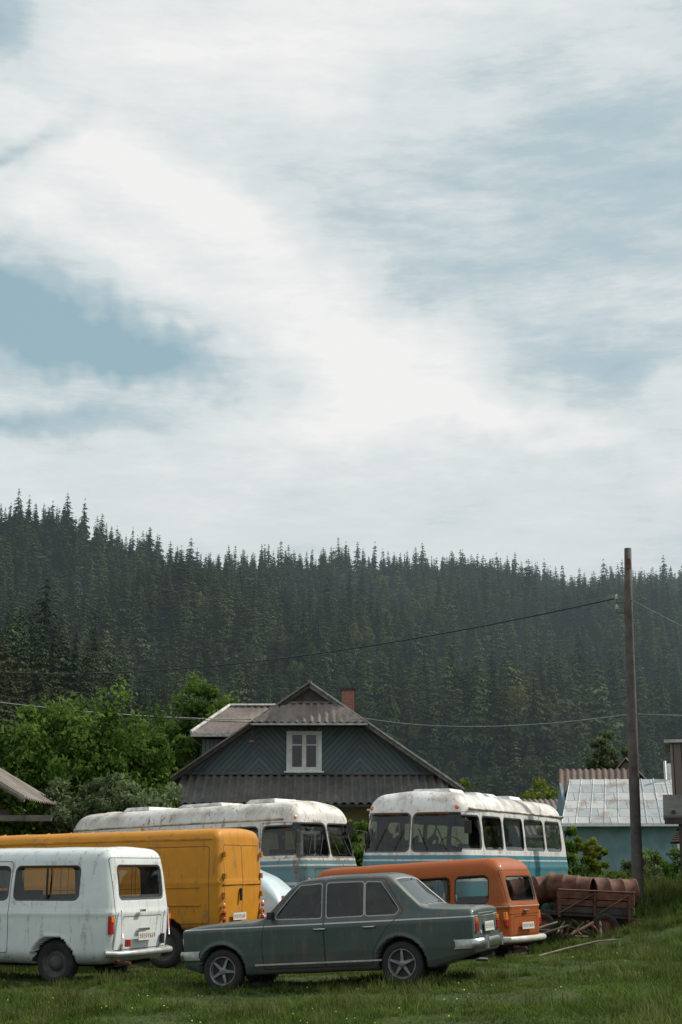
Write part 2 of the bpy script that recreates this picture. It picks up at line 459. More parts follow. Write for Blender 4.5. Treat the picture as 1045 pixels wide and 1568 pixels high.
tree('broadleaf_tree', -6.3, 63.0, 9.8, 2.4, 3, m_leaf, 170, 120, .13)
tree('broadleaf_tree', -6.5, 44.0, 5.9, 1.75, 4, m_leaf, 140, 120, .10)
tree('willow_bush', -5.4, 38.3, 4.2, 1.6, 5, m_leafg, 150, 130, .075, .05)
tree('willow_bush', -7.3, 38.8, 3.9, 1.7, 6, m_leafg, 140, 130, .075, .05)
tree('broadleaf_tree', -9.3, 38.2, 3.9, 1.9, 7, m_leaf, 120, 130, .09, .05)
tree('broadleaf_tree', 14.0, 76, 8.4, 1.6, 8, m_leafg, 100, 100, .13)
tree('broadleaf_tree', 14.9, 78, 7.2, 1.4, 18, m_leaf, 60, 100, .13)
tree('shrub', 7.0, 81, 6.0, 2.0, 9, m_leafy, 70, 100, .14, .05)
tree('shrub', 8.9, 84, 5.6, 1.6, 10, m_leafy, 60, 100, .14, .05)
tree('shrub', 13.4, 84, 7.0, 2.6, 11, m_leafy, 80, 100, .14, .05)
tree('shrub', 11.6, 82, 5.0, 1.8, 12, m_leaf, 60, 100, .14, .05)
tree('shrub', .35, 37, 3.2, .8, 13, m_leaf, 50, 100, .07, .05)
tree('shrub', 6.3, 43.5, 2.4, .9, 14, m_leaf, 50, 100, .07, .05)
tree('shrub', 7.4, 44.5, 2.1, .8, 15, m_leafy, 50, 90, .07, .05)
tree('shrub', 8.3, 41.0, 1.5, .8, 16, m_leafg, 50, 90, .06, .0)
tree('shrub', 9.9, 46.0, 1.9, 1.0, 21, m_leaf, 50, 90, .07, .0)
tree('shrub', 7.0, 37.2, 1.1, .7, 22, m_leaf, 40, 90, .05, .0)
tree('shrub', 19.5, 70, 6, 2.4, 17, m_leaf, 60, 120, .13, .05)

# ------------------------------------------------------------------ basic materials
m_tire = simple('tire_rubber', (.022, .021, .02), .85, scale=12)
m_black = simple('black_plastic', (.012, .012, .013), .55, scale=8)
m_under = simple('underbody', (.01, .01, .009), .95, spec=.1)
m_chrome = simple('dull_chrome', (.45, .46, .46), .32, 1., .2, 14)
m_steel = simple('painted_steel_wheel', (.06, .06, .058), .6, .2, .4, 8)
m_alloy = simple('alloy', (.22, .23, .24), .45, .6, .4, 12)
m_whitehub = simple('hub_white', (.35, .35, .33), .5, 0, .3, 9)
m_seat = simple('seat_fabric', (.04, .034, .03), .9)
m_seatred = simple('seat_cover', (.38, .20, .16), .9, var=.6, scale=14)
m_red = simple('red_lens', (.35, .012, .01), .15, coat=.6, var=.15)
m_orange = simple('orange_lens', (.65, .18, .02), .15, coat=.6, var=.15)
m_clear = simple('clear_lens', (.6, .6, .58), .12, coat=.6, var=.1)
m_wood = simple('weathered_wood', (.14, .12, .10), .9, var=.45, scale=5, bump=.4)
m_darkwood = simple('dark_wood', (.045, .038, .033), .9, var=.4, scale=5, bump=.4)
m_rust = simple('rusty_metal', (.11, .045, .028), .85, 0, .6, 5, bump=.4)
def platemat():
    m, t = newmat('number_plate'); o = t.obj()
    s = t.n('ShaderNodeSeparateXYZ', {0: o})
    y = t.m('FRACT', t.m('MULTIPLY', s.outputs[1], 17.)); z = s.outputs[2]
    ch = t.m('MULTIPLY', t.m('GREATER_THAN', y, .35), t.m('GREATER_THAN', t.noise(t.mapv(o, (1, 60, 45)), 1., 1), .47))
    k = t.m('MULTIPLY', ch, t.m('LESS_THAN', t.m('ABSOLUTE', z), .033))
    k = t.m('MULTIPLY', k, t.m('LESS_THAN', t.m('ABSOLUTE', s.outputs[1]), .22))
    t.out(t.bsdf(t.mix(k, (.62, .62, .58), (.02, .02, .02)), .4))
    return m
m_plate = platemat()

# ------------------------------------------------------------------ hull machinery
def sdpoly(x, z, poly):
    P = np.array(poly, float); n = len(P)
    d = np.full(x.shape, 1e9); s = np.ones(x.shape)
    j = n - 1
    for i in range(n):
        ex, ez = P[j] - P[i]; wx = x - P[i][0]; wz = z - P[i][1]
        k = np.clip((wx * ex + wz * ez) / (ex * ex + ez * ez + 1e-12), 0, 1)
        d = np.minimum(d, (wx - ex * k) ** 2 + (wz - ez * k) ** 2)
        c1 = z >= P[i][1]; c2 = z < P[j][1]; c3 = ex * wz > ez * wx
        fl = (c1 & c2 & c3) | (~c1 & ~c2 & ~c3)
        s = np.where(fl, -s, s); j = i
    return s * np.sqrt(d)
def rpoly(poly, r):
    P = [Vector(p) for p in poly]; n = len(P)
    area = sum(P[i].x * P[(i + 1) % n].y - P[(i + 1) % n].x * P[i].y for i in range(n))
    sg = 1 if area > 0 else -1; lines = []
    for i in range(n):
        a, b = P[i], P[(i + 1) % n]; d = (b - a).normalized(); nn = Vector((-d.y, d.x)) * sg
        lines.append((a + nn * r, d))
    out = []
    for i in range(n):
        (p, d), (q, e) = lines[i - 1], lines[i]
        den = d.x * e.y - d.y * e.x
        if abs(den) < 1e-6: out.append(tuple(q)); continue
        k = ((q.x - p.x) * e.y - (q.y - p.y) * e.x) / den
        out.append((p.x + d.x * k, p.y + d.y * k))
    return out
def R4(a, b, c, d):
    return [(a, c), (b, c), (b, d), (a, d)]
FID = {'side': (0, 1), 'rear': (2,), 'front': (3,), 'top': (5,)}
def maskset(P, fid, spec, rr):
    out = np.full(len(P), 1.0)
    for key, polys in spec.items():
        sel = np.isin(fid, FID[key])
        if key == 'side': a, b = P[:, 0], P[:, 2]
        elif key in ('rear', 'front'): a, b = P[:, 1], P[:, 2]
        else: a, b = P[:, 1], P[:, 0]
        for q in polys:
            sd = sdpoly(a, b, rpoly(q, rr)) - rr
            out = np.where(sel, np.minimum(out, sd), out)
    return out
def hull(name, x0, x1, W, zb, H, rad, res, warp, mat, parent, G={}, S1={}, S2={}, wheels=(), yin=.25, rr=.05, kfun=None, recess=.018, srr=.04):
    cx = (x0 + x1) / 2; hx = (x1 - x0) / 2; hy = W / 2; cz = (zb + H) / 2; hz = (H - zb) / 2
    h = np.array([hx, hy, hz]); r = np.array(rad)
    ax = [np.linspace(-q, q, max(4, int(2 * q / res)) + 1) for q in h]
    VV = []; FF = []; fids = []; off = 0
    for axis in range(3):
        for sg in (-1, 1):
            u, v = (axis + 1) % 3, (axis + 2) % 3
            A, C = np.meshgrid(ax[u], ax[v], indexing='ij')
            p = np.zeros((A.size, 3)); p[:, axis] = sg * h[axis]; p[:, u] = A.ravel(); p[:, v] = C.ravel()
            nu, nv = A.shape
            i = (np.arange(nu - 1)[:, None] * nv + np.arange(nv - 1)[None, :]).ravel() + off
            f = np.stack([i, i + nv, i + nv + 1, i + 1], 1)
            if sg < 0: f = f[:, ::-1]
            VV.append(p); FF.append(f); off += len(p)
            fids.append(np.full(len(p), {(1, -1): 0, (1, 1): 1, (0, -1): 2, (0, 1): 3, (2, -1): 4, (2, 1): 5}[(axis, sg)]))
    V = np.concatenate(VV); F = np.concatenate(FF); fid = np.concatenate(fids)
    key = np.round(V * 1e4).astype(np.int64)
    _, first, inv = np.unique(key, axis=0, return_index=True, return_inverse=True)
    inv = inv.ravel(); V = V[first]; fid = fid[first]; F = inv[F]
    q = np.clip(V, -(h - r), h - r); d = (V - q) / r; ln = np.linalg.norm(d, axis=1)[:, None]
    V = q + r * d / np.maximum(ln, 1e-9)
    V += np.array([cx, 0, cz])
    V = warp(V)
    g = maskset(V, fid, G, rr); s1 = maskset(V, fid, S1, srr); s2 = maskset(V, fid, S2, srr)
    ar = np.full(len(V), 1.0)
    for (wx, wz, R) in wheels:
        sd = np.hypot(V[:, 0] - wx, V[:, 2] - wz) - R
        sd = np.where((np.abs(V[:, 1]) > W / 2 - yin - .05), sd, 1)
        ar = np.minimum(ar, sd)
    me = fastmesh(name, V, F, True, [mat])
    nr = np.zeros(len(V) * 3, dtype=np.float32); me.vertex_normals.foreach_get('vector', nr); nr = nr.reshape(-1, 3)
    V2 = V - nr * (recess * sstep(-g / .03 + .3))[:, None]
    lip = .012 * np.exp(-((ar - .01) / .03) ** 2) * (ar >= 0)
    V2[:, 1] += np.sign(V2[:, 1]) * lip
    yv = V2[:, 1]; V2[:, 1] = np.where(ar < 0, np.sign(yv) * np.minimum(np.abs(yv), W / 2 - yin), yv)
    V2 += nr * (.0032 * np.sin(V[:, 0] * 7.1 + V[:, 2] * 5.3) * np.sin(V[:, 2] * 9.7 + V[:, 1] * 6.1 + 1))[:, None]
    me.vertices.foreach_set('co', V2.astype(np.float32).ravel())
    kk = kfun(V, fid) if kfun else np.full(len(V), 1.)
    for nm, arr in (('g', g), ('s1', s1), ('s2', s2), ('ar', ar), ('k', kk), ('hz', V[:, 2])):
        a = me.attributes.new(nm, 'FLOAT', 'POINT'); a.data.foreach_set('value', arr.astype(np.float32))
    me.update()
    return link(bpy.data.objects.new(name, me), parent)

def hullmat(name, col, kcol=None, rough=.35, rust=0., dirt=.3, seal=(.012, .012, .012), sealw=.022, lines=(), tint=.6, bands=(), mudz=.55, roofdirt=0., gloss=.5, spec=.5):
    m, t = newmat(name); o = t.obj()
    g = t.attr('g'); s1 = t.attr('s1'); s2 = t.attr('s2'); ar = t.attr('ar'); k = t.attr('k'); z = t.attr('hz')
    n1 = t.noise(o, 1.6, 5, .65); n2 = t.noise(t.mapv(o, (6, 6, 1.2)), 1.5, 4, .7); n3 = t.noise(o, 22, 3, .7)
    c = t.mix(t.m('MULTIPLY', t.step(n1, .35, .7), dirt), col, tuple(q * .68 + .01 for q in col))
    for lo, hi, bc in bands:
        mk = t.m('MULTIPLY', t.m('GREATER_THAN', z, lo), t.m('LESS_THAN', z, hi))
        c = t.mix(mk, c, t.mix(t.m('MULTIPLY', t.step(n1, .35, .7), dirt), bc, tuple(q * .75 for q in bc)))
    if kcol: c = t.mix(t.m('LESS_THAN', k, 0.), c, kcol)
    c = t.mix(t.m('MULTIPLY', t.step(n2, .5, .75), dirt * .6), c, (.16, .13, .10))
    c = t.mix(t.m('MULTIPLY', t.step(n3, .58, .75), dirt * .35), c, (.10, .085, .07))
    if rust:
        rm = t.m('MULTIPLY', t.step(n2, .56, .64), t.step(n3, .42, .55))
        rm2 = t.m('MULTIPLY', t.m('LESS_THAN', g, .09), t.step(t.noise(o, 4, 4, .7), .52, .62))
        rm = t.m('MAXIMUM', rm, t.m('MULTIPLY', rm2, .8))
        c = t.mix(t.m('MULTIPLY', rm, rust, clamp=True), c, (.20, .09, .045))
    if roofdirt:
        nz = t.n('ShaderNodeSeparateXYZ', {0: t.n('ShaderNodeNewGeometry').outputs['Normal']}).outputs[2]
        rm = t.m('MULTIPLY', t.step(nz, .1, .6), t.step(n1, .42, .62))
        c = t.mix(t.m('MULTIPLY', rm, roofdirt), c, (.24, .18, .13))
    mud = t.m('MULTIPLY', t.m('SUBTRACT', 1., t.step(z, mudz - .3, mudz)), t.step(n1, .3, .6))
    c = t.mix(t.m('MULTIPLY', mud, .65), c, (.10, .085, .065))
    for lz, lw in lines:
        c = t.mix(t.m('LESS_THAN', t.m('ABSOLUTE', t.m('SUBTRACT', z, lz)), lw), c, (.5, .5, .5))
    sm = t.m('MAXIMUM', t.m('LESS_THAN', t.m('ABSOLUTE', s1), .006), t.m('LESS_THAN', t.m('ABSOLUTE', s2), .006))
    c = t.mix(t.m('MULTIPLY', sm, .85), c, (.01, .01, .01))
    c = t.mix(t.m('LESS_THAN', g, sealw), c, seal)
    arm = t.m('LESS_THAN', ar, 0.)
    c = t.mix(arm, c, (.006, .006, .006))
    bh = t.m('ADD', t.m('MULTIPLY', n3, .15), t.m('MULTIPLY', n1, .5))
    paint = t.bsdf(c, t.m('ADD', rough, t.m('MULTIPLY', n2, .25)), 0., spec, t.bump(bh, .15, .03), gloss)
    geo = t.n('ShaderNodeNewGeometry')
    inner = t.n('ShaderNodeBsdfDiffuse', {'Color': (.04, .04, .04, 1)}).outputs[0]
    paint = t.ms(t.m('MAXIMUM', geo.outputs['Backfacing'], arm), paint, inner)
    tr = t.n('ShaderNodeBsdfTransparent', {'Color': (tint, tint * 1.02, tint, 1)}).outputs[0]
    gl = t.n('ShaderNodeBsdfGlossy', {'Color': (.9, .95, .95, 1), 'Roughness': .03}).outputs[0]
    fr = t.n('ShaderNodeFresnel', {'IOR': 1.5}).outputs[0]
    dust = t.n('ShaderNodeBsdfDiffuse', {'Color': (.25, .25, .23, 1)}).outputs[0]
    glass = t.ms(t.m('ADD', .01, t.m('MULTIPLY', fr, .95, clamp=True)), tr, gl)
    glass = t.ms(t.m('MULTIPLY', t.step(n1, .5, .85), .07), glass, dust)
    t.out(t.ms(t.m('LESS_THAN', g, 0.), paint, glass))
    return m

def wheel(b, x, y, r, w, side, style='cap', capmat=None):
    M = Matrix.Translation((x, y, r)) @ (Matrix.Identity(4) if side > 0 else Matrix.Rotation(math.pi, 4, 'Z')) @ Matrix.Rotation(rnd.uniform(0, 1.2), 4, 'Y')
    b.lathe([(r * .6, -w / 2), (r * .93, -w / 2), (r * .99, -w * .38), (r, -w * .2), (r, w * .2), (r * .99, w * .38), (r * .93, w * .5), (r * .80, w * .54), (r * .66, w * .5), (r * .62, w * .42)], m_tire, M, 36)
    if style == 'spoke':
        b.lathe([(r * .66, w * .5), (r * .63, w * .52), (r * .60, w * .4), (r * .58, w * .15), (0.001, w * .12)], m_alloy, M, 32)
        b.lathe([(r * .57, w * .17), (0.001, w * .16)], m_black, M, 32)
        for i in range(5):
            S = M @ Matrix.Rotation(i * 2 * math.pi / 5, 4, 'Y')
            b.prism([(r * .10, -r * .08), (r * .60, -r * .045), (r * .60, r * .045), (r * .10, r * .08)], w * .28, w * .40, m_alloy, 'y', S)
        b.lathe([(r * .17, w * .2), (r * .17, w * .42), (r * .12, w * .46), (0.001, w * .46)], m_alloy, M, 20)
    else:
        b.lathe([(r * .66, w * .5), (r * .62, w * .47), (r * .58, w * .22), (r * .40, w * .18), (r * .34, w * .34), (r * .30, w * .42), (r * .16, w * .5), (.001, w * .52)], capmat or m_steel, M, 32)

def wheels(parent, xf, xr, tr, r, w, style='cap', capmat=None):
    for nm, x, s in (('wheel_front_left', xf, 1), ('wheel_front_right', xf, -1), ('wheel_rear_left', xr, 1), ('wheel_rear_right', xr, -1)):
        b = B(); wheel(b, x, s * tr, r, w, s, style, capmat); b.done(nm, parent)

def bench(b, x, w, z0, z1, mat=m_seat):
    b.box((x, 0, z0), (.5, w, .16), mat); b.box((x - .24, 0, (z0 + z1) / 2), (.13, w, z1 - z0), mat)

def bucket(b, x, y, z0, z1, mat=m_seat):
    b.box((x, y, z0), (.48, .48, .16), mat); b.box((x - .25, y, (z0 + z1) / 2), (.12, .46, z1 - z0), mat, taper=.85)
def steer(b, x, y, z, r=.19):
    M = Matrix.Translation((x, y, z)) @ Matrix.Rotation(math.radians(-60), 4, 'Y')
    pts = [M @ Vector((math.cos(a) * r, math.sin(a) * r, 0)) for a in np.linspace(0, 2 * math.pi, 21)]
    b.tube(pts, .013, m_black, 6, False)
    b.tube([M @ Vector((-r, 0, 0)), M @ Vector((r, 0, 0))], .01, m_black, 6)
    b.tube([M @ Vector((0, 0, 0)), M @ Vector((0, 0, -.3))], .018, m_black, 6)
def plate(parent, x, y, z, M=None):
    b = B(); b.box((0, 0, 0), (.012, .50, .115), m_plate); ob = b.done('number_plate', parent, loc=(x, y, z)); return ob

# ------------------------------------------------------------------ SEDAN
def sedan():
    X, Y, a = -.03, 19.64, 18
    e = empty('green_sedan', (X, Y, .125), math.radians(180 - a), math.radians(3.3))
    x0, x1 = -2.04, 1.90
    tx = [-2.04, -2.0, -1.5, -1.43, -1.37, -1.00, -.94, -.86, -.4, .0, .20, .29, .36, .73, .80, .86, 1.4, 1.8, 1.90]
    tz = [.89, .92, .95, .96, .985, 1.335, 1.372, 1.388, 1.40, 1.395, 1.38, 1.345, 1.30, .935, .905, .895, .875, .845, .82]
    fine = np.linspace(x0, x1, 400); zt = np.interp(fine, tx, tz); ker = np.hanning(9); ker /= ker.sum()
    zt = np.convolve(np.pad(zt, 4, mode='edge'), ker, 'valid')
    def w(x, z):
        a_ = np.interp(z, [.18, .30, .45, .62, .76, .815, .86, .90, 1.05, 1.25, 1.36, 1.45], [.71, .76, .785, .795, .80, .79, .76, .74, .705, .655, .60, .55])
        return a_ * (1 - .05 * np.clip((x - .9) / 1.03, 0, 1) ** 3 - .04 * np.clip((-x - 1.1) / .9, 0, 1) ** 3)
    zb, H = .20, 1.40
    def warp(P):
        P = P.copy(); x, y, z = P.T
        top = np.interp(x, fine, zt); zn = (z - zb) / (H - zb); z2 = zb + zn * (top - zb)
        yn = y / .80; y2 = yn * w(x, z2)
        z2 = z2 - .028 * yn ** 2 * np.clip((zn - .9) * 10, 0, 1)
        sill = np.interp(x, [x0, -1.5, 1.5, x1], [.16, 0, 0, .12]); z2 = z2 + sill * np.clip(1 - zn * 3, 0, 1)
        x2 = x - .02 * np.sin(np.clip(z2, .3, .9) * 3) * (x > 1.7)
        return np.stack([x2, y2, z2], 1)
    G = {'side': [[(.60, .885), (.245, 1.285), (-.055, 1.295), (-.055, .875)], [(-.125, .875), (-.125, 1.295), (-.62, 1.29), (-.62, .875)],
                  [(-.65, .875), (-.65, 1.288), (-.85, 1.275), (-1.09, .93), (-1.04, .875)]],
         'top': [[(-.62, .70), (.62, .70), (.56, .35), (-.56, .35)], [(-.60, -1.375), (.60, -1.375), (.53, -1.02), (-.53, -1.02)]]}
    S1 = {'side': [[(.74, .27), (.76, .60), (.70, .90), (.22, 1.33), (-.09, 1.335), (-.09, .27)]], 'top': [R4(-.66, .66, .92, 1.82), R4(-.62, .62, -1.97, -1.46)], 'rear': [R4(-.5, .5, .50, .82)]}
    S2 = {'side': [[(-.10, .27), (-.10, 1.335), (-.90, 1.32), (-1.15, .90), (-.92, .70), (-.74, .45), (-.72, .27)]]}
    m = hullmat('sedan_paint', (.042, .070, .068), None, .42, .35, .5, (.30, .30, .30), .012, ((.80, .008),), .30, gloss=.3)
    hull('body', x0, x1, 1.60, zb, H, (.045, .07, .05), .02, warp, m, e, G, S1, S2, ((1.33, .27, .32), (-1.09, .27, .32)), .26, .03)
    wheels(e, 1.33, -1.09, .665, .272, .165, 'spoke')
    b = B(); bucket(b, .25, .33, .48, 1.0); bucket(b, .25, -.33, .48, 1.0, m_seatred); bench(b, -.65, 1.15, .48, .98)
    b.box((.25, .33, 1.09), (.09, .24, .16), m_seat); b.box((.12, -.30, .98), (.10, .34, .22), m_seatred)
    b.box((.72, 0, .80), (.25, 1.2, .16), m_black); steer(b, .48, .33, .90)
    b.lathe([(.001, -.09), (.07, -.06), (.09, 0), (.07, .06), (.001, .09)], simple('plush_toy', (.7, .52, .45), .9, var=.4, scale=20), Matrix.Translation((.24, .36, 1.10)), 16, True, 'z')
    b.box((-.2, 0, .30), (2.6, 1.3, .06), m_under)
    b.done('interior', e, .03)
    b = B()
    for (xx, s) in ((-2.08, -1), (1.92, 1)):
        pts = [(xx - s * .30, .785, .475), (xx - s * .08, .775, .475), (xx, .70, .475), (xx + s * .03, .3, .475), (xx + s * .03, -.3, .475), (xx, -.70, .475), (xx - s * .08, -.775, .475), (xx - s * .30, -.785, .475)]
        vs = []; fs = []
        for p in pts:
            for dz, dx in ((-.055, 0), (-.03, .02), (.03, .02), (.055, 0)):
                vs.append((p[0] + s * dx, p[1], p[2] + dz))
        for i in range(len(pts) - 1):
            for j in range(3): q = i * 4 + j; fs.append((q, q + 1, q + 5, q + 4))
        b.add(vs, fs, m_chrome, None, True)
        for yy in (-.42, .42): b.box((xx + s * .045, yy, .475), (.05, .06, .15), m_chrome)
    b.done('bumpers', e, .006)
    b = B()
    for s in (-1, 1):
        b.box((-2.045, s * .62, .755), (.04, .125, .055), m_orange); b.box((-2.05, s * .62, .665), (.04, .125, .105), m_red)
        b.box((-2.035, s * .62, .705), (.02, .15, .20), m_chrome)
        b.box((1.68, s * .765, .66), (.07, .02, .03), m_orange)
        for yy in (.42, .58):
            M = Matrix.Translation((1.885, s * yy, .655))
            b.lathe([(.085, -.03), (.088, .02), (.07, .035), (.001, .045)], m_clear, M, 20, True, 'x')
        b.box((-2.04, s * .38, .60), (.03, .06, .04), m_clear)
    b.box((1.89, 0, .655), (.02, .66, .16), m_black)
    b.box((-2.045, 0, .82), (.02, .9, .025), m_chrome)
    b.done('lamps', e, .008)
    b = B()
    for xx in (.03, -.63):
        b.tube([(xx, .79, .735), (xx, .825, .735), (xx - .15, .825, .735), (xx - .15, .79, .735)], .012, m_chrome, 6)
    for s in (-1, 1):
        b.box((.60, s * .83, .93), (.05, .15, .09), m_black)
    b.box((0, .805, .33), (1.7, .008, .02), m_chrome)
    b.tube([(-1.95, .35, .27), (-2.1, .36, .26)], .022, m_steel); b.box((-1.75, -.1, .33), (.5, .9, .12), m_under)
    b.tube([(-1.09, -.6, .29), (-1.09, .6, .29)], .045, m_under); b.tube([(1.33, -.6, .29), (1.33, .6, .29)], .04, m_under)
    b.tube([(.70, .05, .935), (.45, .38, 1.17)], .006, m_black)
    b.done('trim', e)
    plate(e, -2.075, 0, .66)
sedan()

# ------------------------------------------------------------------ generic van warp
def vanwarp(L, belt, zb, H, tum, fsl, rsl, crown=.04, ridge=.012, taper=.05):
    def f(P):
        P = P.copy(); x, y, z = P.T
        t = np.clip((z - belt) / (H - belt), 0, 1); t2 = np.clip((belt - z) / (belt - zb), 0, 1)
        fx = np.clip(x / (L / 2), -1.05, 1.05)
        y2 = y * (1 - tum * t ** 1.25 - .035 * t2 ** 2 - taper * np.abs(fx) ** 4)
        y2 = y2 + np.sign(y) * ridge * np.exp(-((z - belt) / .03) ** 2) * (np.abs(y) > .3)
        x2 = x - fsl * t ** 1.15 * np.clip(fx, 0, 1) ** 2 + rsl * t ** 1.15 * np.clip(-fx, 0, 1) ** 3
        x2 = x2 - np.sign(x) * .05 * t2 ** 2 * np.abs(fx) ** 3
        x2 = x2 + np.sign(x) * ridge * np.exp(-((z - belt) / .03) ** 2) * (np.abs(fx) > .85)
        yn = y / np.max(np.abs(y))
        z2 = z - crown * yn ** 2 * np.clip((z - belt) / (H - belt), 0, 1) ** 3
        return np.stack([x2, y2, z2], 1)
    return f

def tz(x, y): return float(terrain(x, y))

def white_van():
    X, Y, a = -4.90, 21.9, 22
    e = empty('white_van', (X, Y, .04), math.radians(180 - a), math.radians(.4))
    H = 1.86; zb = .27
    m = hullmat('white_van_paint', (.66, .71, .71), None, .38, .45, .4, (.015, .015, .015), .028, ((.985, .004),), .78, mudz=.5, gloss=.35)
    w4 = R4(-1.70, -.68, 1.15, 1.575); w3 = R4(-.55, .40, 1.15, 1.575); w2 = [(.55, 1.12), (1.32, 1.12), (1.12, 1.58), (.55, 1.58)]
    G = {'side': [w4, w3, w2], 'rear': [R4(-.60, .60, 1.15, 1.58)], 'front': [R4(-.74, -.03, 1.08, 1.56), R4(.03, .74, 1.08, 1.56)]}
    S1 = {'side': [R4(-.60, .47, .42, 1.66)], 'rear': [R4(-.74, .74, .46, 1.70)]}
    S2 = {'side': [R4(.50, 1.45, .45, 1.66)], 'rear': [R4(-.55, .55, .46, .90)]}
    hull('body', -2.24, 2.24, 1.84, zb, H, (.20, .20, .17), .028, vanwarp(4.48, .95, zb, H, .12, .30, .12), m, e, G, S1, S2, ((1.15, .28, .36), (-1.33, .28, .355)), .28, .06)
    wheels(e, 1.15, -1.33, .72, .30, .18, 'cap', m_steel)
    b = B(); bench(b, .2, 1.4, .8, 1.25); bench(b, -.8, 1.4, .8, 1.2); bucket(b, 1.0, .4, .8, 1.3); b.box((0, 0, .42), (4.1, 1.5, .1), m_under)
    b.done('interior', e, .02)
    b = B()
    for s in (-1, 1):
        b.box((-2.205, s * .80, .80), (.05, .085, .24), m_red); b.box((-2.23, s * .80, .87), (.02, .075, .07), m_orange)
        b.box((-1.22, s * .908, 1.36), (.035, .012, .42), m_black, Matrix.Rotation(0, 4, 'X')); b.box((-.1, s * .908, 1.36), (.03, .012, .42), m_black)
        M = Matrix.Translation((2.2, s * .62, .78)); b.lathe([(.12, -.05), (.12, .03), (.001, .06)], m_clear, M, 20, True, 'x')
    b.done('lamps', e, .012)
    b = B()
    b.tube([(-2.16, .86, .42), (-2.29, .74, .41), (-2.33, .3, .41), (-2.33, -.3, .41), (-2.29, -.74, .41), (-2.16, -.86, .42)], .045, simple('bumper_grey', (.35, .36, .36), .4, .4), 8)
    b.tube([(2.16, .86, .42), (2.29, .74, .41), (2.31, -.74, .41), (2.16, -.86, .42)], .05, m_chrome, 8)
    b.box((-2.30, .10, .98), (.04, .12, .035), m_chrome); b.box((-2.29, .48, .55), (.05, .09, .10), m_red)
    b.box((-2.26, -.56, .57), (.04, .07, .14), m_black); b.box((-2.27, 0, .72), (.03, .3, .04), m_chrome)
    b.tube([(-2.1, .5, .30), (-2.38, .55, .28)], .03, m_rust)
    for yv in (-.66, .66): b.tube([(-2.30, yv - .02, .62), (-2.28, yv, 1.0)], .012, m_chrome, 6)
    for s in (-1, 1): b.tube([(x, s * (.80 - .03 * abs(x / 2) ** 4), 1.685) for x in np.linspace(-1.9, 1.6, 9)], .013, m, 6)
    b.box((-.9, 0, .30), (2.4, 1.0, .14), m_under); b.tube([(-1.33, -.7, .32), (-1.33, .7, .32)], .05, m_under)
    b.done('bumpers_and_fittings', e, .006)
    plate(e, -2.30, -.05, .63)
white_van()

def yellow_van():
    X, Y, a = -3.97, 25.71, 21
    e = empty('yellow_panel_van', (X, Y, -.02), math.radians(180 - a), math.radians(1.2))
    H = 2.24; zb = .54; L = 5.0
    m = hullmat('yellow_van_paint', (.54, .225, .008), None, .48, .5, .5, (.015, .015, .015), .02, (), .4, mudz=.8, gloss=.08, spec=.3)
    G = {'side': [R4(1.5, 2.1, 1.35, 1.85)], 'front': [R4(-.75, -.03, 1.3, 1.9), R4(.03, .75, 1.3, 1.9)]}
    S1 = {'side': [R4(-2.30, -.95, .70, 1.93)], 'rear': [R4(-.70, -.004, .62, 1.95)]}
    S2 = {'side': [R4(-.88, .35, .62, 1.93), R4(.5, 1.35, .62, 1.93)], 'rear': [R4(.004, .70, .62, 1.95)]}
    hull('body', -L / 2, L / 2, 1.80, zb, H, (.12, .20, .17), .03, vanwarp(L, 1.35, zb, H, .05, .35, .04, .05, .010, .02), m, e, G, S1, S2, ((1.5, .36, .44), (-1.45, .36, .44)), .28, .06)
    wheels(e, 1.5, -1.45, .74, .35, .2, 'cap', m_steel)
    b = B()
    mm = simple('yellow_trim', (.42, .17, .008), .5, var=.3)
    for s in (-1, 1):
        b.box((0, s * .862, 2.055), (4.7, .025, .035), mm)
        for i in range(10): b.tube([(-2.1 + i * .45, s * .845, 2.07), (-2.1 + i * .45, s * .72, 2.185), (-2.1 + i * .45, s * .4, 2.235)], .012, mm, 5)
        b.box((-.3, s * .905, 1.00), (3.7, .014, .03), mm)
        b.box((-.3, s * .905, 1.28), (3.7, .014, .02), mm)
    for s in (-1, 1):
        for zz in (.85, 1.15, 1.45, 1.80): b.box((-2.515, s * .73, zz), (.05, .06, .09), mm)
    b.box((-2.50, 0, 1.32), (.03, 1.5, .03), mm); b.box((-2.53, .12, 1.15), (.04, .04, .2), m_black)
    b.done('mouldings_and_hinges', e, .008)
    b = B()
    for s in (-1, 1):
        for zz, mt in ((.98, m_orange), (.87, m_red), (.76, m_red)):
            b.lathe([(.045, 0), (.045, -.03), (.001, -.045)], mt, Matrix.Translation((-2.51, s * .77, zz)), 14, True, 'x')
    b.box((-2.53, 0, .50), (.08, 1.6, .09), m_black)
    b.box((0, 0, .48), (4.6, 1.1, .16), m_under); b.tube([(-1.45, -.7, .36), (-1.45, .7, .36)], .06, m_under)
    b.box((-2.2, .5, .42), (.4, .25, .15), m_rust)
    b.done('lamps_and_frame', e, .01)
    plate(e, -2.53, .18, .80)
yellow_van()

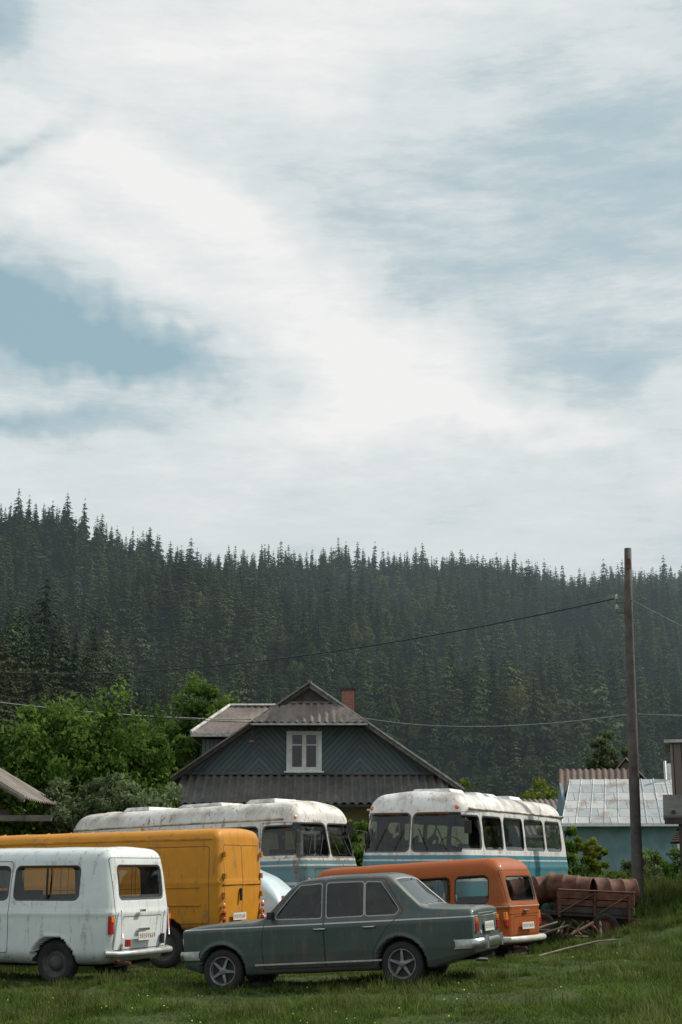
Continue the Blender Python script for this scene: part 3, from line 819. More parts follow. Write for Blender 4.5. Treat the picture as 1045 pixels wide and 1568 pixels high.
def orange_van():
    X, Y, a = 1.454, 27.375, 31
    e = empty('orange_camper_van', (X, Y, -.16), math.radians(180 - a), math.radians(3.2))
    H = 1.86; zb = .30; L = 4.36
    m = hullmat('orange_van_paint', (.33, .072, .006), None, .45, .35, .4, (.02, .018, .015), .022, ((1.0, .005),), .7, mudz=.5, gloss=.08, spec=.25)
    z0, z1 = 1.08, 1.53
    G = {'side': [R4(-1.86, -1.24, z0, z1), R4(-1.12, -.30, z0, z1), R4(-.18, .62, z0, z1), [(.75, z0), (1.62, z0), (1.40, z1), (.75, z1)]],
         'rear': [R4(-.55, .55, 1.10, 1.50)], 'front': [R4(-.72, .72, 1.08, 1.56)]}
    S1 = {'side': [R4(.68, 1.70, .36, 1.62)], 'rear': [R4(-.66, .66, .86, 1.62)]}
    S2 = {'side': [R4(-.24, .66, .36, 1.62), R4(-1.95, -1.65, .88, 1.0)], 'rear': [R4(-.5, .5, .42, .82)]}
    hull('body', -L / 2, L / 2, 1.72, zb, H, (.34, .26, .27), .03, vanwarp(L, 1.0, zb, H, .13, .40, .16, .05, .014, .05), m, e, G, S1, S2, ((1.30, .32, .38), (-1.15, .32, .38)), .26, .09)
    wheels(e, 1.30, -1.15, .70, .31, .17, 'cap', m_whitehub)
    b = B(); bench(b, .1, 1.3, .75, 1.2); bench(b, -1.0, 1.3, .75, 1.2); bucket(b, 1.1, .4, .75, 1.25); bucket(b, 1.1, -.4, .75, 1.25)
    b.box((0, 0, .36), (4.0, 1.4, .1), m_under); b.done('interior', e, .02)
    b = B()
    mc = simple('bumper_cream', (.5, .49, .45), .4)
    b.tube([(-2.0, .80, .45), (-2.18, .74, .44), (-2.24, .3, .44), (-2.24, -.3, .44), (-2.18, -.74, .44), (-2.0, -.80, .45)], .055, mc, 8)
    b.tube([(2.0, .80, .45), (2.18, .74, .44), (2.24, -.3, .44), (2.18, -.74, .44), (2.0, -.80, .45)], .055, mc, 8)
    for s in (-1, 1):
        b.box((-2.12, s * .70, .84), (.06, .10, .13), m_orange); b.box((-2.13, s * .70, .72), (.06, .10, .13), m_red)
        M = Matrix.Translation((2.10, s * .58, .80)); b.lathe([(.11, -.05), (.11, .03), (.001, .06)], m_clear, M, 20, True, 'x')
    b.box((-2.21, 0, .92), (.04, .18, .035), m_chrome)
    b.tube([(-2.0, .2, .3), (-2.25, .2, .28)], .03, m_rust); b.box((-1.4, 0, .30), (1.2, .9, .2), m_under)
    b.done('bumpers_and_lamps', e, .012)
    plate(e, -2.22, 0, .66)
orange_van()

def bus(name, X, Y, z, yaw, tilt, H, z0, z1, col1, col2, col3, rust, scale=1.0):
    e = empty(name, (X, Y, z), math.radians(yaw), math.radians(tilt), scale)
    L = 6.9; W = 2.4; zb = .45; h2 = L / 2
    m = hullmat(name + '_paint', col1, None, .4, rust, .45, (.05, .055, .055), .030, (), .7, ((0, z0 - .13, col2), (z0 - .62, z0 - .56, col3), (z0 - .24, z0 - .21, col3)), .9, .75, .3)
    wins = [(.15, .95), (1.10, 2.15), (2.30, 3.45), (3.60, 4.85), (5.02, 6.15)]
    G = {'side': [R4(h2 - b_, h2 - a_, z0, z1) for a_, b_ in wins], 'front': [R4(-1.14, -.04, z0 - .05, z1 + .05), R4(.04, 1.14, z0 - .05, z1 + .05)],
         'rear': [R4(-.95, -.06, z0 + .02, z1 - .02), R4(.06, .95, z0 + .02, z1 - .02)]}
    S1 = {'side': [R4(h2 - 1.02, h2 - .08, .55, z1 + .08)], 'front': [R4(-.6, .6, .8, 1.5)], 'rear': [R4(-.6, .6, .8, 1.5)]}
    S2 = {'side': [R4(-2.9, -1.6, .7, 1.3)]}
    hull('body', -h2, h2, W, zb, H, (.42, .34, .34), .04, vanwarp(L, 1.55, zb, H, .10, .28, .30, .10, .012, .06), m, e, G, S1, S2, ((2.2, .42, .52), (-1.9, .42, .52)), .3, .09, recess=.025)
    wheels(e, 2.2, -1.9, 1.0, .42, .25)
    b = B()
    roofm = simple(name + '_roof_trim', tuple(q * .8 for q in col1), .5, var=.4)
    streak = simple(name + '_gutter', (col1[0] * .55, col1[1] * .45, col1[2] * .36), .6, var=.8, scale=3)
    for s in (-1, 1):
        b.tube([(x, s * (1.115 - .04 * abs(x / 3.4) ** 4), z1 + .15) for x in np.linspace(-3.0, 3.0, 9)], .026, streak, 6)
    for x in np.linspace(-2.6, 2.6, 7):
        b.tube([(x, 1.0 * math.cos(t_), H - .36 + .37 * math.sin(t_) ** .8) for t_ in np.linspace(.25, math.pi - .25, 13)], .018, roofm, 5)
    for xx, sx, sz in ((1.9, .8, .08), (.2, 1.3, .07), (-1.7, .8, .08)):
        b.box((xx, 0, H + sz / 2 - .01), (sx, .9, sz), roofm, taper=.85)
    b.done('roof_ribs_and_hatches', e, .02)
    b = B()
    for i in range(5):
        for s in (-.62, .62):
            bx = 1.9 - i * .95
            b.box((bx, s, 1.25), (.42, .85, .12), m_seat); b.box((bx - .22, s, 1.60), (.1, .85, .7), m_seat)
    b.box((0, 0, .9), (6.3, 2.0, .06), m_under); b.box((0, 0, .5), (6.0, 1.4, .3), m_under); steer(b, 2.7, .6, z0 + .02, .24); bucket(b, 2.1, .6, 1.2, z0 + .1)
    b.box((3.0, 0, 1.4), (.3, 2.0, .25), m_black)
    b.done('interior', e)
    b = B()
    b.box((3.48, 0, .58), (.10, 2.1, .18), simple('bus_bumper', (.45, .46, .45), .5)); b.box((-3.44, 0, .58), (.10, 2.1, .18), m_chrome)
    for s in (-1, 1):
        b.lathe([(.14, -.06), (.14, .02), (.12, .04), (.001, .06)], m_clear, Matrix.Translation((3.42, s * .82, 1.0)), 22, True, 'x')
        b.lathe([(.05, -.03), (.05, .03), (.001, .04)], m_orange, Matrix.Translation((3.42, s * .82, 1.27)), 14, True, 'x')
        b.lathe([(.045, -.05), (.045, .03), (.001, .05)], m_orange, Matrix.Translation((3.16, s * .90, z1 + .17)), 14, True, 'x')
        b.tube([(3.3, s * 1.12, z1 - .05), (3.5, s * 1.25, z1 - .1)], .012, m_black, 6); b.box((3.5, s * 1.25, z1 - .22), (.03, .14, .24), m_black)
        b.box((-3.42, s * .95, 1.1), (.05, .12, .2), m_red)
        for yv in (.35, .75): b.tube([(3.40, s * yv, z0 - .02), (3.33, s * (yv - .2), z0 + .38)], .010, m_black, 5)
    b.done('lamps_and_mirrors', e, .01)
    return e
bus('white_blue_bus', 2.93, 32.6, .0, -116, 0, 3.04, 1.92, 2.53, (.72, .74, .73), (.04, .23, .29), (.60, .62, .61), .6, 1.035)
bus('old_bus', -3.0, 32.86, -.02, -35, -1.5, 2.92, 1.80, 2.36, (.68, .67, .63), (.10, .22, .25), (.5, .52, .5), 1.0, 1.01)

def small_car():
    X, Y, a = -2.80, 28.75, 20
    e = empty('light_blue_beetle_car', (X, Y, .0), math.radians(180 - a), 0, 1.08)
    x0, x1 = -1.95, 1.95
    fx = np.linspace(x0, x1, 200)
    zt = np.interp(fx, [-1.95, -1.8, -1.45, -1.0, -.5, 0, .35, .5, .85, 1.2, 1.6, 1.85, 1.95], [.70, 1.05, 1.34, 1.52, 1.60, 1.58, 1.48, 1.35, 1.02, .97, .85, .68, .5])
    ker = np.hanning(17); ker /= ker.sum(); zt = np.convolve(np.pad(zt, 8, mode='edge'), ker, 'valid')
    def warp(P):
        P = P.copy(); x, y, z = P.T; zb = .25; zn = (z - zb) / 1.25
        z2 = zb + zn * (np.interp(x, fx, zt) - zb)
        w = np.interp(z2, [.25, .6, .85, 1.0, 1.3, 1.6], [.72, .76, .70, .64, .54, .42]) * (1 - .25 * np.abs(x / 1.95) ** 3)
        return np.stack([x, y / .76 * w, z2 - .05 * (y / .76) ** 2 * zn ** 3], 1)
    m = hullmat('small_car_paint', (.48, .60, .66), None, .3, .2, .2, (.3, .3, .3), .02, (), .4)
    G = {'side': [[(.62, .95), (.30, 1.32), (-.25, 1.36), (-.25, .95)], [(-.35, .95), (-.35, 1.36), (-.85, 1.25), (-1.05, .98)]],
         'top': [[(-.5, .80), (.5, .80), (.42, .42), (-.42, .42)]]}
    hull('body', x0, x1, 1.52, .25, 1.5, (.25, .2, .2), .03, warp, m, e, G, {'side': [R4(-.3, .75, .35, 1.4)]}, {}, ((1.2, .31, .38), (-1.2, .31, .38)), .25, .05)
    wheels(e, 1.2, -1.2, .66, .31, .15)
    b = B(); mo = simple('fender_orange', (.5, .13, .05), .45)
    for s in (-1, 1):
        for xx in (1.25, -1.25):
            b.lathe([(.36, -.11), (.50, -.07), (.54, .04), (.46, .10), (.36, .11)], mo, Matrix.Translation((xx, s * .70, .33)), 28, True, 'y')
        b.box((-1.93, s * .55, .92), (.08, .14, .20), m_orange)
    b.tube([(-2.05, -.7, .42), (-2.12, 0, .42), (-2.05, .7, .42)], .045, m_chrome); b.tube([(2.0, -.7, .42), (2.08, 0, .42), (2.0, .7, .42)], .045, m_chrome)
    b.done('fenders_and_bumpers', e)
small_car()

# ------------------------------------------------------------------ trailer with rusty barrels
def trailer():
    X, Y = 4.95, 31.0; z = tz(X, Y)
    e = empty('farm_trailer', (X, Y, z), math.radians(-6), math.radians(3))
    b = B()
    b.box((0, 0, .50), (2.1, 1.2, .07), m_darkwood)
    for s in (-1, 1):
        for zz in (.60, .74, .88): b.box((.30, s * (.62 + .05 * (zz - .6)), zz), (1.55, .03, .12), rnd.choice([m_wood, m_rust, m_darkwood]))
        for xx in (-.42, .30, 1.0): b.box((xx, s * .66, .72), (.05, .02, .58), m_rust)
        b.tube([(-.45, s * .67, .98), (1.12, s * .69, 1.0)], .02, m_rust, 6)
        b.tube([(-.45, s * .68, .50), (.30, s * .68, .95)], .014, m_rust, 6); b.tube([(.30, s * .68, .50), (1.0, s * .68, .95)], .014, m_rust, 6)
    for zz in (.62, .79, .93): b.box((1.10, 0, zz), (.03, 1.2, .13), m_wood)
    b.box((0, .3, .42), (2.6, .08, .1), m_rust); b.box((0, -.3, .42), (2.6, .08, .1), m_rust)
    b.tube([(-1.2, -.3, .42), (-1.9, 0, .18)], .03, m_rust); b.tube([(-1.2, .3, .42), (-1.9, 0, .18)], .03, m_rust)
    b.tube([(.4, -.8, .3), (.4, .8, .3)], .04, m_rust)
    b.done('bed', e, .006)
    b = B()
    for s in (-1, 1): wheel(b, .50, s * .74, .28, .16, s, 'cap', m_rust); wheel(b, -.75, s * .74, .25, .14, s, 'cap', m_rust)
    b.done('wheels', e)
    b = B()
    def barrel(x, y, z, ry, rz=0.):
        M = Matrix.Translation((x, y, z)) @ Matrix.Rotation(rz, 4, 'Z') @ Matrix.Rotation(ry, 4, 'Y')
        pr = [(.001, -.40), (.25, -.40), (.27, -.45), (.29, -.45), (.29, -.43), (.28, -.42), (.28, -.16), (.305, -.145), (.28, -.13), (.28, .13), (.305, .145), (.28, .16), (.28, .42), (.29, .43), (.29, .45), (.27, .45), (.25, .40), (.001, .40)]
        b.lathe(pr, m_rust, M, 24, True, 'x')
    barrel(.72, -.22, .97, -.04, .25); barrel(-.18, -.20, 1.0, .08, -.25); barrel(-1.05, -.1, .90, -.15, .35); barrel(.2, .3, .98, 0, .02); barrel(-1.2, .45, .82, .1, .8)
    b.done('rusty_barrels', e)
    b = B()
    for k in range(34):
        x = rnd.uniform(-1.6, .5); y = rnd.uniform(-1.3, -.75); a = rnd.uniform(0, 3.1); l = rnd.uniform(.3, .8)
        b.tube([(x - l / 2 * math.cos(a), y - .2 * math.sin(a), .05 + rnd.uniform(0, .12)), (x + l / 2 * math.cos(a), y + .2 * math.sin(a), .10 + rnd.uniform(0, .32))], rnd.uniform(.012, .03), rnd.choice([m_wood, m_rust, m_darkwood]), 6)
    b.done('scrap_wood', e)
trailer()
b = B(); b.tube([(3.45, 26.0, .12), (4.0, 26.6, .2), (4.7, 27.2, .30), (5.2, 27.3, .34)], [.012, .02, .018, .008], m_wood); b.done('fallen_branch')

# ------------------------------------------------------------------ pole and wires
def pole():
    X, Y = 6.86, 34.0; z = tz(X, Y)
    e = empty('utility_pole', (X, Y, z))
    b = B()
    b.tube([(0, 0, -.3), (.02, 0, 2), (.06, 0, 4.5), (.10, 0, 7), (.16, 0, 8.65)], [.135, .125, .115, .10, .085], simple('pole_wood', (.085, .072, .065), .9, var=.35, scale=4, bump=.5), 14)
    b.done('post', e)
    b = B()
    mi = simple('insulator', (.4, .4, .38), .3)
    for dz in (7.30, 7.05):
        b.tube([(.10, 0, dz), (-.18, -.02, dz)], .015, m_rust, 6); b.tube([(-.18, -.02, dz), (-.18, -.02, dz + .1)], .012, m_rust, 6)
        b.lathe([(.02, 0), (.045, .02), (.035, .05), (.045, .07), (.02, .12), (.001, .125)], mi, Matrix.Translation((-.18, -.02, dz + .08)), 12, True, 'z')
    b.box((.14, -.10, 8.25), (.10, .03, .25), m_rust)
    b.done('insulators', e)
pole()
m_wire = simple('wire_black', (.02, .02, .02), .6)
m_wireg = simple('wire_grey', (.16, .17, .17), .6)
def wire(p, q, sag, r=.012, mat=m_wire):
    p = Vector(p); q = Vector(q); b = B(); pts = []
    for i in range(33):
        t_ = i / 32; c = p.lerp(q, t_); c.z -= sag * 4 * t_ * (1 - t_); pts.append(c)
    b.tube(pts, r, mat, 5); b.done('overhead_wire')
wire((6.70, 34, 7.95), (-20, 64, 10.6), 1.1, .018)
wire((6.96, 34, 7.95), (9.6, 31.5, 5.9), .05, .014, m_wireg)
wire((6.93, 34, 5.15), (.75, 49.45, 6.60), .30, .017, m_wireg)
wire((6.93, 34, 5.15), (10.0, 32.5, 5.0), .04, .014, m_wireg)
wire((-3.1, 49.4, 6.55), (-14, 37, 6.55), .30, .016, m_wireg)
wire((-3.1, 49.4, 6.45), (-16, 45, 8.1), .45, .013, m_wire)

# ------------------------------------------------------------------ roof & wall materials
def roofmat(name, c1, c2, moss=.3, rough=.85):
    m, t = newmat(name); o = t.obj()
    n = t.noise(o, .8, 5, .65); n2 = t.noise(o, 5, 4, .7)
    c = t.mix(t.step(n, .35, .65), c1, c2); c = t.mix(t.m('MULTIPLY', t.step(n2, .5, .7), moss), c, (.045, .045, .03))
    t.out(t.bsdf(c, rough, 0, .3, t.bump(n2, .4, .02))); return m
m_slate = roofmat('asbestos_roof_dark', (.085, .09, .09), (.18, .165, .15), .5)
m_slate2 = roofmat('asbestos_roof_brown', (.13, .11, .10), (.24, .21, .19), .4)
m_fascia = simple('fascia_paint', (.38, .38, .37), .8, var=.35, scale=5)
m_white = simple('white_paint', (.66, .66, .64), .6, var=.15, scale=6)
m_glass, t = newmat('window_glass'); t.out(t.bsdf((.012, .014, .016), .06, 0, .6))
m_brick, t = newmat('brick')
bt = t.n('ShaderNodeTexBrick', {'Vector': t.mapv(t.obj(), (1, 1, 1), (math.pi / 2, 0, 0)), 'Color1': (.30, .10, .06, 1), 'Color2': (.20, .07, .05, 1), 'Mortar': (.25, .23, .21, 1), 'Scale': 4.2, 'Mortar Size': .02})
t.out(t.bsdf(bt.outputs[0], .9))
m_diag, t = newmat('gable_boards'); o = t.obj(); s = t.n('ShaderNodeSeparateXYZ', {0: o})
u = t.m('ADD', t.m('ABSOLUTE', t.m('SUBTRACT', t.m('ABSOLUTE', s.outputs[0]), 1.75)), t.m('MULTIPLY', s.outputs[2], .95))
fr = t.m('FRACT', t.m('MULTIPLY', u, 5.0)); bid = t.m('FLOOR', t.m('MULTIPLY', u, 5.0))
rn = t.n('ShaderNodeTexWhiteNoise', {'W': bid}, noise_dimensions='1D').outputs[0]
c = t.mix(rn, (.075, .10, .115), (.13, .17, .185))
c = t.mix(t.m('MULTIPLY', t.step(t.noise(o, 3, 5, .7), .45, .7), .7), c, (.16, .15, .135))
c = t.mix(t.m('GREATER_THAN', fr, .88), c, (.02, .023, .025))
t.out(t.bsdf(c, .85, normal=t.bump(fr, .5, .02)))
def boardmat(name, c1, c2, k):
    m, t = newmat(name); o = t.obj(); s = t.n('ShaderNodeSeparateXYZ', {0: o})
    q = t.m('MULTIPLY', t.m('ADD', s.outputs[0], s.outputs[1]), k); fr = t.m('FRACT', q)
    rn = t.n('ShaderNodeTexWhiteNoise', {'W': t.m('FLOOR', q)}, noise_dimensions='1D').outputs[0]
    c = t.mix(rn, c1, c2); c = t.mix(t.m('GREATER_THAN', fr, .86), c, (.012, .012, .012))
    t.out(t.bsdf(c, .85)); return m
m_board = boardmat('vertical_boards', (.07, .09, .10), (.13, .155, .165), 6.5)
m_boardb = boardmat('brown_boards', (.13, .10, .085), (.24, .19, .165), 5.5)
m_plaster = simple('plaster_ochre', (.30, .26, .13), .9, var=.25, scale=2, bump=.3)
m_teal = simple('wall_teal', (.15, .25, .28), .85, var=.25, scale=1.5)

def house():
    e = empty('wooden_house', (-1.09, 50, -.1))
    A = 7.93; s_ = .69; D = 9.0
    def zr(x): return A - s_ * abs(x)
    b = B()
    b.prism([(-4.35, 4.75), (4.75, 4.75), (4.75, zr(4.75) - .12), (0, A - .15), (-4.35, zr(-4.35) - .12)], 0., .15, m_diag, 'y')
    b.prism([(-4.2, 4.7), (4.5, 4.7), (0, A - .2)], D - .2, D, m_board, 'y')
    b.done('gable_wall', e)
    b = B(); b.box((.1, D / 2 + .1, 2.35), (8.0, D - .3, 4.7), m_plaster)
    for xx in (-2.3, .2, 2.6):
        b.box((xx, .13, 2.2), (1.0, .10, 1.4), m_white); b.box((xx, .075, 2.2), (.8, .03, 1.2), m_glass); b.box((xx, .05, 2.2), (.06, .03, 1.2), m_white)
    b.done('ground_floor', e)
    b = B()
    ov = -.55
    for sg, xe in ((1, 5.30), (-1, -4.75)):
        P0 = (0, ov, A); P1 = (0, D + .3, A); Q0 = (xe, ov, zr(xe)); Q1 = (xe, D + .3, zr(xe))
        b.corr(Q0, Q1, P1, P0, m_slate2, .25, .03, 10)
        dz = .09
        b.quad((0, ov, A - dz), (0, D + .3, A - dz), (xe, D + .3, zr(xe) - dz), (xe, ov, zr(xe) - dz), m_darkwood)
        vs = [(0, ov - .03, A + .02), (xe, ov - .03, zr(xe) + .02), (xe, ov - .03, zr(xe) - .17), (0, ov - .03, A - .19),
              (0, ov + .03, A + .02), (xe, ov + .03, zr(xe) + .02), (xe, ov + .03, zr(xe) - .17), (0, ov + .03, A - .19)]
        b.add(vs, [(0, 1, 2, 3), (7, 6, 5, 4), (0, 4, 5, 1), (1, 5, 6, 2), (2, 6, 7, 3)], m_wood if sg > 0 else m_darkwood)  # sunlit right rake put into the colour: paler wood than on the left
        vs = [(0, ov - .08, A + .05), (xe, ov - .08, zr(xe) + .05), (xe, ov + .14, zr(xe) + .06), (0, ov + .14, A + .06),
              (0, ov - .08, A - .02), (xe, ov - .08, zr(xe) - .02)]
        b.add(vs, [(0, 1, 2, 3), (4, 5, 1, 0)], m_fascia if sg > 0 else m_slate2)  # right edge strip paler too: sunlight painted into its colour
    b.tube([(0, ov - .1, A + .05), (0, D + .3, A + .05)], .07, m_slate2, 8)
    b.done('main_roof', e)
    b = B()
    b.corr((-2.02, -1.15, 6.50), (2.02, -1.15, 6.50), (1.05, -.5, 7.22), (-1.05, -.5, 7.22), m_slate2, .25, .036, 6)
    b.box((0, -1.13, 6.44), (4.0, .04, .07), m_fascia)
    b.quad((-2.0, -1.1, 6.44), (2.0, -1.1, 6.44), (2.0, 0, 6.44), (-2.0, 0, 6.44), m_darkwood)
    b.prism([(-1.0, 7.2), (1.0, 7.2), (0, A - .1)], -.48, -.40, m_darkwood, 'y')
    b.box((0, -.52, 7.24), (1.9, .06, .06), m_wood)
    for sg in (1, -1):
        vs = [(sg * 1.05, -.5, 7.22), (sg * 2.02, -1.15, 6.50), (sg * 2.02, -.5, zr(2.02) - .02)]
        b.add(vs, [(0, 1, 2)], m_slate2)
    b.done('upper_skirt_roof', e)
    b = B()
    b.corr((-4.55, -1.35, 3.78), (4.75, -1.35, 3.78), (4.75, -.01, 4.80), (-4.45, -.01, 4.80), m_slate, .28, .05, 8)
    b.box((.1, -1.30, 3.70), (9.2, .05, .09), m_darkwood); b.box((.1, -.06, 4.84), (9.1, .12, .08), m_slate)
    b.quad((-4.5, -1.28, 3.70), (4.7, -1.28, 3.70), (4.7, .2, 4.45), (-4.5, .2, 4.45), m_darkwood)
    b.done('lower_pent_roof', e)
    b = B()
    x0, x1, z0, z1 = -.80, .42, 4.92, 6.30
    xc = (x0 + x1) / 2
    for xx in (x0 + .07, x1 - .07): b.box((xx, -.05, (z0 + z1) / 2), (.15, .10, z1 - z0), m_white)
    for zz in (z0 + .07, z1 - .07): b.box((xc, -.055, zz), (x1 - x0 - .28, .09, .14), m_white)
    b.box((xc, -.02, (z0 + z1) / 2), (x1 - x0 - .2, .03, z1 - z0 - .2), m_glass)
    b.box((xc, -.06, (z0 + z1) / 2), (.15, .05, z1 - z0 - .28), m_white)
    for sg in (-1, 1):
        b.box((xc + sg * .27, -.058, z1 - .48), (.38, .03, .05), m_white)
        b.box((xc + sg * .44, -.055, (z0 + z1) / 2), (.05, .035, z1 - z0 - .28), m_white)
    b.box((xc, -.10, z0 - .03), (x1 - x0 + .16, .18, .06), m_white)
    b.done('attic_window', e, .008)
    b = B()
    b.box((1.35, 3.0, 7.45), (.46, .46, 1.25), m_brick); b.box((1.35, 3.0, 8.10), (.56, .56, .08), m_darkwood)
    b.done('chimney', e)
    b = B()
    b.box((-2.45, 7.0, 3.2), (3.6, 4.0, 6.5), m_board)
    P = [(-4.6, 4.5, 6.62), (-.6, 4.5, 6.62), (-.6, 6.9, 7.90), (-3.35, 6.9, 7.90)]
    b.corr(P[0], P[1], P[2], P[3], m_slate2, .25, .036, 8)
    b.corr((-.6, 9.3, 6.62), (-4.6, 9.3, 6.62), (-3.35, 6.9, 7.90), (-.6, 6.9, 7.90), m_slate2, .25, .03, 8)
    b.corr((-4.6, 9.3, 6.62), (-4.6, 4.5, 6.62), (-3.35, 6.9, 7.90), (-3.35, 6.9, 7.90), m_slate2, .25, .03, 8)
    b.box((-2.6, 4.45, 6.56), (4.05, .05, .12), m_fascia); b.box((-4.61, 6.9, 6.56), (.05, 4.8, .12), m_fascia)
    b.tube([(-4.62, 4.46, 6.68), (-3.35, 6.9, 7.96)], .06, m_fascia, 6); b.tube([(-3.35, 6.9, 7.96), (-.6, 6.9, 7.96)], .06, m_fascia, 6)
    b.quad((-4.55, 4.55, 6.5), (-.6, 4.55, 6.5), (-.6, 9.2, 6.5), (-4.55, 9.2, 6.5), m_darkwood)
    b.done('rear_wing', e)
    b = B()
    b.tube([(-1.95, -.6, 6.3), (-1.95, -1.0, 6.2), (-1.95, -1.0, 5.9)], .02, m_rust, 6)
    b.lathe([(.001, .1), (.06, .08), (.12, 0)], m_rust, Matrix.Translation((-1.95, -1.0, 5.82)), 12, True, 'z')
    b.done('lamp_bracket', e)
house()

def tinmat():
    m, t = newmat('tin_roof'); o = t.obj()
    n = t.noise(o, 1.3, 5, .7)
    v = t.n('ShaderNodeTexBrick', {'Vector': o, 'Color1': (.32, .36, .38, 1), 'Color2': (.48, .50, .50, 1), 'Mortar': (.18, .17, .16, 1), 'Scale': 1.1, 'Mortar Size': .018, 'Brick Width': .9, 'Row Height': .7}).outputs[0]
    c = t.mix(t.m('MULTIPLY', t.step(n, .50, .66), .7), v, (.19, .12, .09))
    t.out(t.bsdf(c, .5, .25)); return m
m_tin = tinmat()
def tin_house():
    e = empty('tin_roof_house', (12.35, 62, .3), math.radians(-4), 0, 1.08)
    b = B(); b.box((.3, 3, 1.35), (5.6, 6, 3.3), m_teal); b.prism([(0, 3.0), (6, 3.0), (3, 4.6)], -2.5, -2.4, m_teal, 'x'); b.prism([(0, 3.0), (6, 3.0), (3, 4.6)], 3.0, 3.1, m_teal, 'x')
    b.box((2.2, -.03, 1.8), (.9, .06, 1.1), m_white); b.box((2.2, -.07, 1.8), (.7, .03, .9), m_glass); b.done('walls', e)
    b = B()
    for s in (0, 1):
        y0, y1 = (-.5, 3.0) if s == 0 else (6.5, 3.0)
        x0, x1 = -2.75, 3.35
        vs = [(x0, y0, 2.85), (x1, y0, 2.85), (x1, y1, 4.75), (x0 + .7, y1, 4.75)]
        vs += [(v_[0], v_[1], v_[2] - .08) for v_ in vs]
        b.add(vs, [(0, 1, 2, 3), (7, 6, 5, 4), (0, 4, 5, 1), (1, 5, 6, 2), (2, 6, 7, 3), (3, 7, 4, 0)], m_tin)
        n_ = 11
        for i in range(n_ + 1):
            k = i / n_; xa = x0 + (x1 - x0) * k; xb = x0 + .7 + (x1 - x0 - .7) * k
            b.tube([(xa, y0, 2.87), (xb, y1, 4.77)], .02, m_tin, 5)
    b.box((.3, -.52, 2.80), (6.1, .05, .12), m_white)
    b.done('roof', e)
    b = B(); b.box((2.2, 3.3, 5.0), (.35, .35, .8), m_white); b.tube([(1.9, 3.0, 4.6), (1.9, 3.0, 5.5)], .06, m_tin); b.done('chimney', e)
tin_house()
def back_house(name, X, Y, w, d, hw, hr, roofm_, wallm, yaw, red=False):
    e = empty(name, (X, Y, .2), math.radians(yaw)); b = B()
    b.box((0, 0, hw / 2), (w, d, hw), wallm)
    b.prism([(-d / 2, hw), (d / 2, hw), (0, hr - .1)], -w / 2, w / 2, wallm, 'x')
    b.box((-.3 * w, -d / 2 - .02, hw * .55), (.8, .05, 1.0), m_white); b.box((-.3 * w, -d / 2 - .05, hw * .55), (.6, .03, .8), m_glass)
    b.done('walls', e); b = B()
    b.corr((-w / 2 - .3, -d / 2 - .4, hw - .2), (w / 2 + .3, -d / 2 - .4, hw - .2), (w / 2 + .3, 0, hr), (-w / 2 - .3, 0, hr), roofm_, .3, .035, 5)
    b.corr((-w / 2 - .3, d / 2 + .4, hw - .2), (w / 2 + .3, d / 2 + .4, hw - .2), (w / 2 + .3, 0, hr), (-w / 2 - .3, 0, hr), roofm_, .3, .035, 5)
    b.box((0, -d / 2 - .4, hw - .25), (w + .6, .05, .12), m_fascia)
    b.done('roof', e)
m_redroof = roofmat('brown_roof', (.12, .09, .08), (.20, .145, .125), .4)
back_house('brown_roof_house', 12.4, 70, 3.0, 6, 3.6, 6.0, m_redroof, m_plaster, -10)
back_house('grey_roof_cottage', 11.2, 80, 4, 5, 3.2, 5.0, m_slate2, m_board, 8)
back_house('small_gabled_house', 14.6, 74, 2.4, 2.6, 5.0, 6.7, m_slate2, m_wood, 80)
back_house('far_cottage', 20, 66, 6, 6, 2.8, 4.6, m_redroof, m_plaster, 5)

def right_shed():
    e = empty('wooden_shed', (7.45, 33.0, .6), math.radians(-13)); b = B()
    b.box((2.4, 1.8, 1.0), (4.0, 3.0, 3.0), m_darkwood)
    b.box((2.2, 1.45, 3.15), (4.2, 2.9, 1.25), m_boardb)
    b.done('walls', e)
    b = B()
    b.box((2.2, 1.45, 3.82), (4.45, 3.1, .07), m_fascia)
    vs = [(-.12, .02, 2.62), (4.4, .02, 2.62), (4.4, -1.1, 2.12), (-.12, -1.1, 2.12)]
    vs += [(p_[0], p_[1], p_[2] - .10) for p_ in vs]
    b.add(vs, [(0, 1, 2, 3), (7, 6, 5, 4), (3, 2, 6, 7), (0, 3, 7, 4), (1, 5, 6, 2)], m_slate)
    b.box((2.1, -1.1, 2.0), (4.4, .10, .14), m_darkwood)
    for i in range(8): b.box((.1 + i * .6, -.5, 2.18), (.08, 1.1, .1), m_darkwood, Matrix.Identity(4))
    for xx in (.25, 2.2, 4.2): b.box((xx, -1.02, .9), (.11, .11, 2.2), m_darkwood)
    for k in range(7): b.tube([(.0 + k * .03, -.95 + k * .12, 1.55 + k * .05), (2.2, -.9 + k * .12, 1.58 + k * .05)], .045, m_darkwood, 6)
    b.done('roof', e)
right_shed()
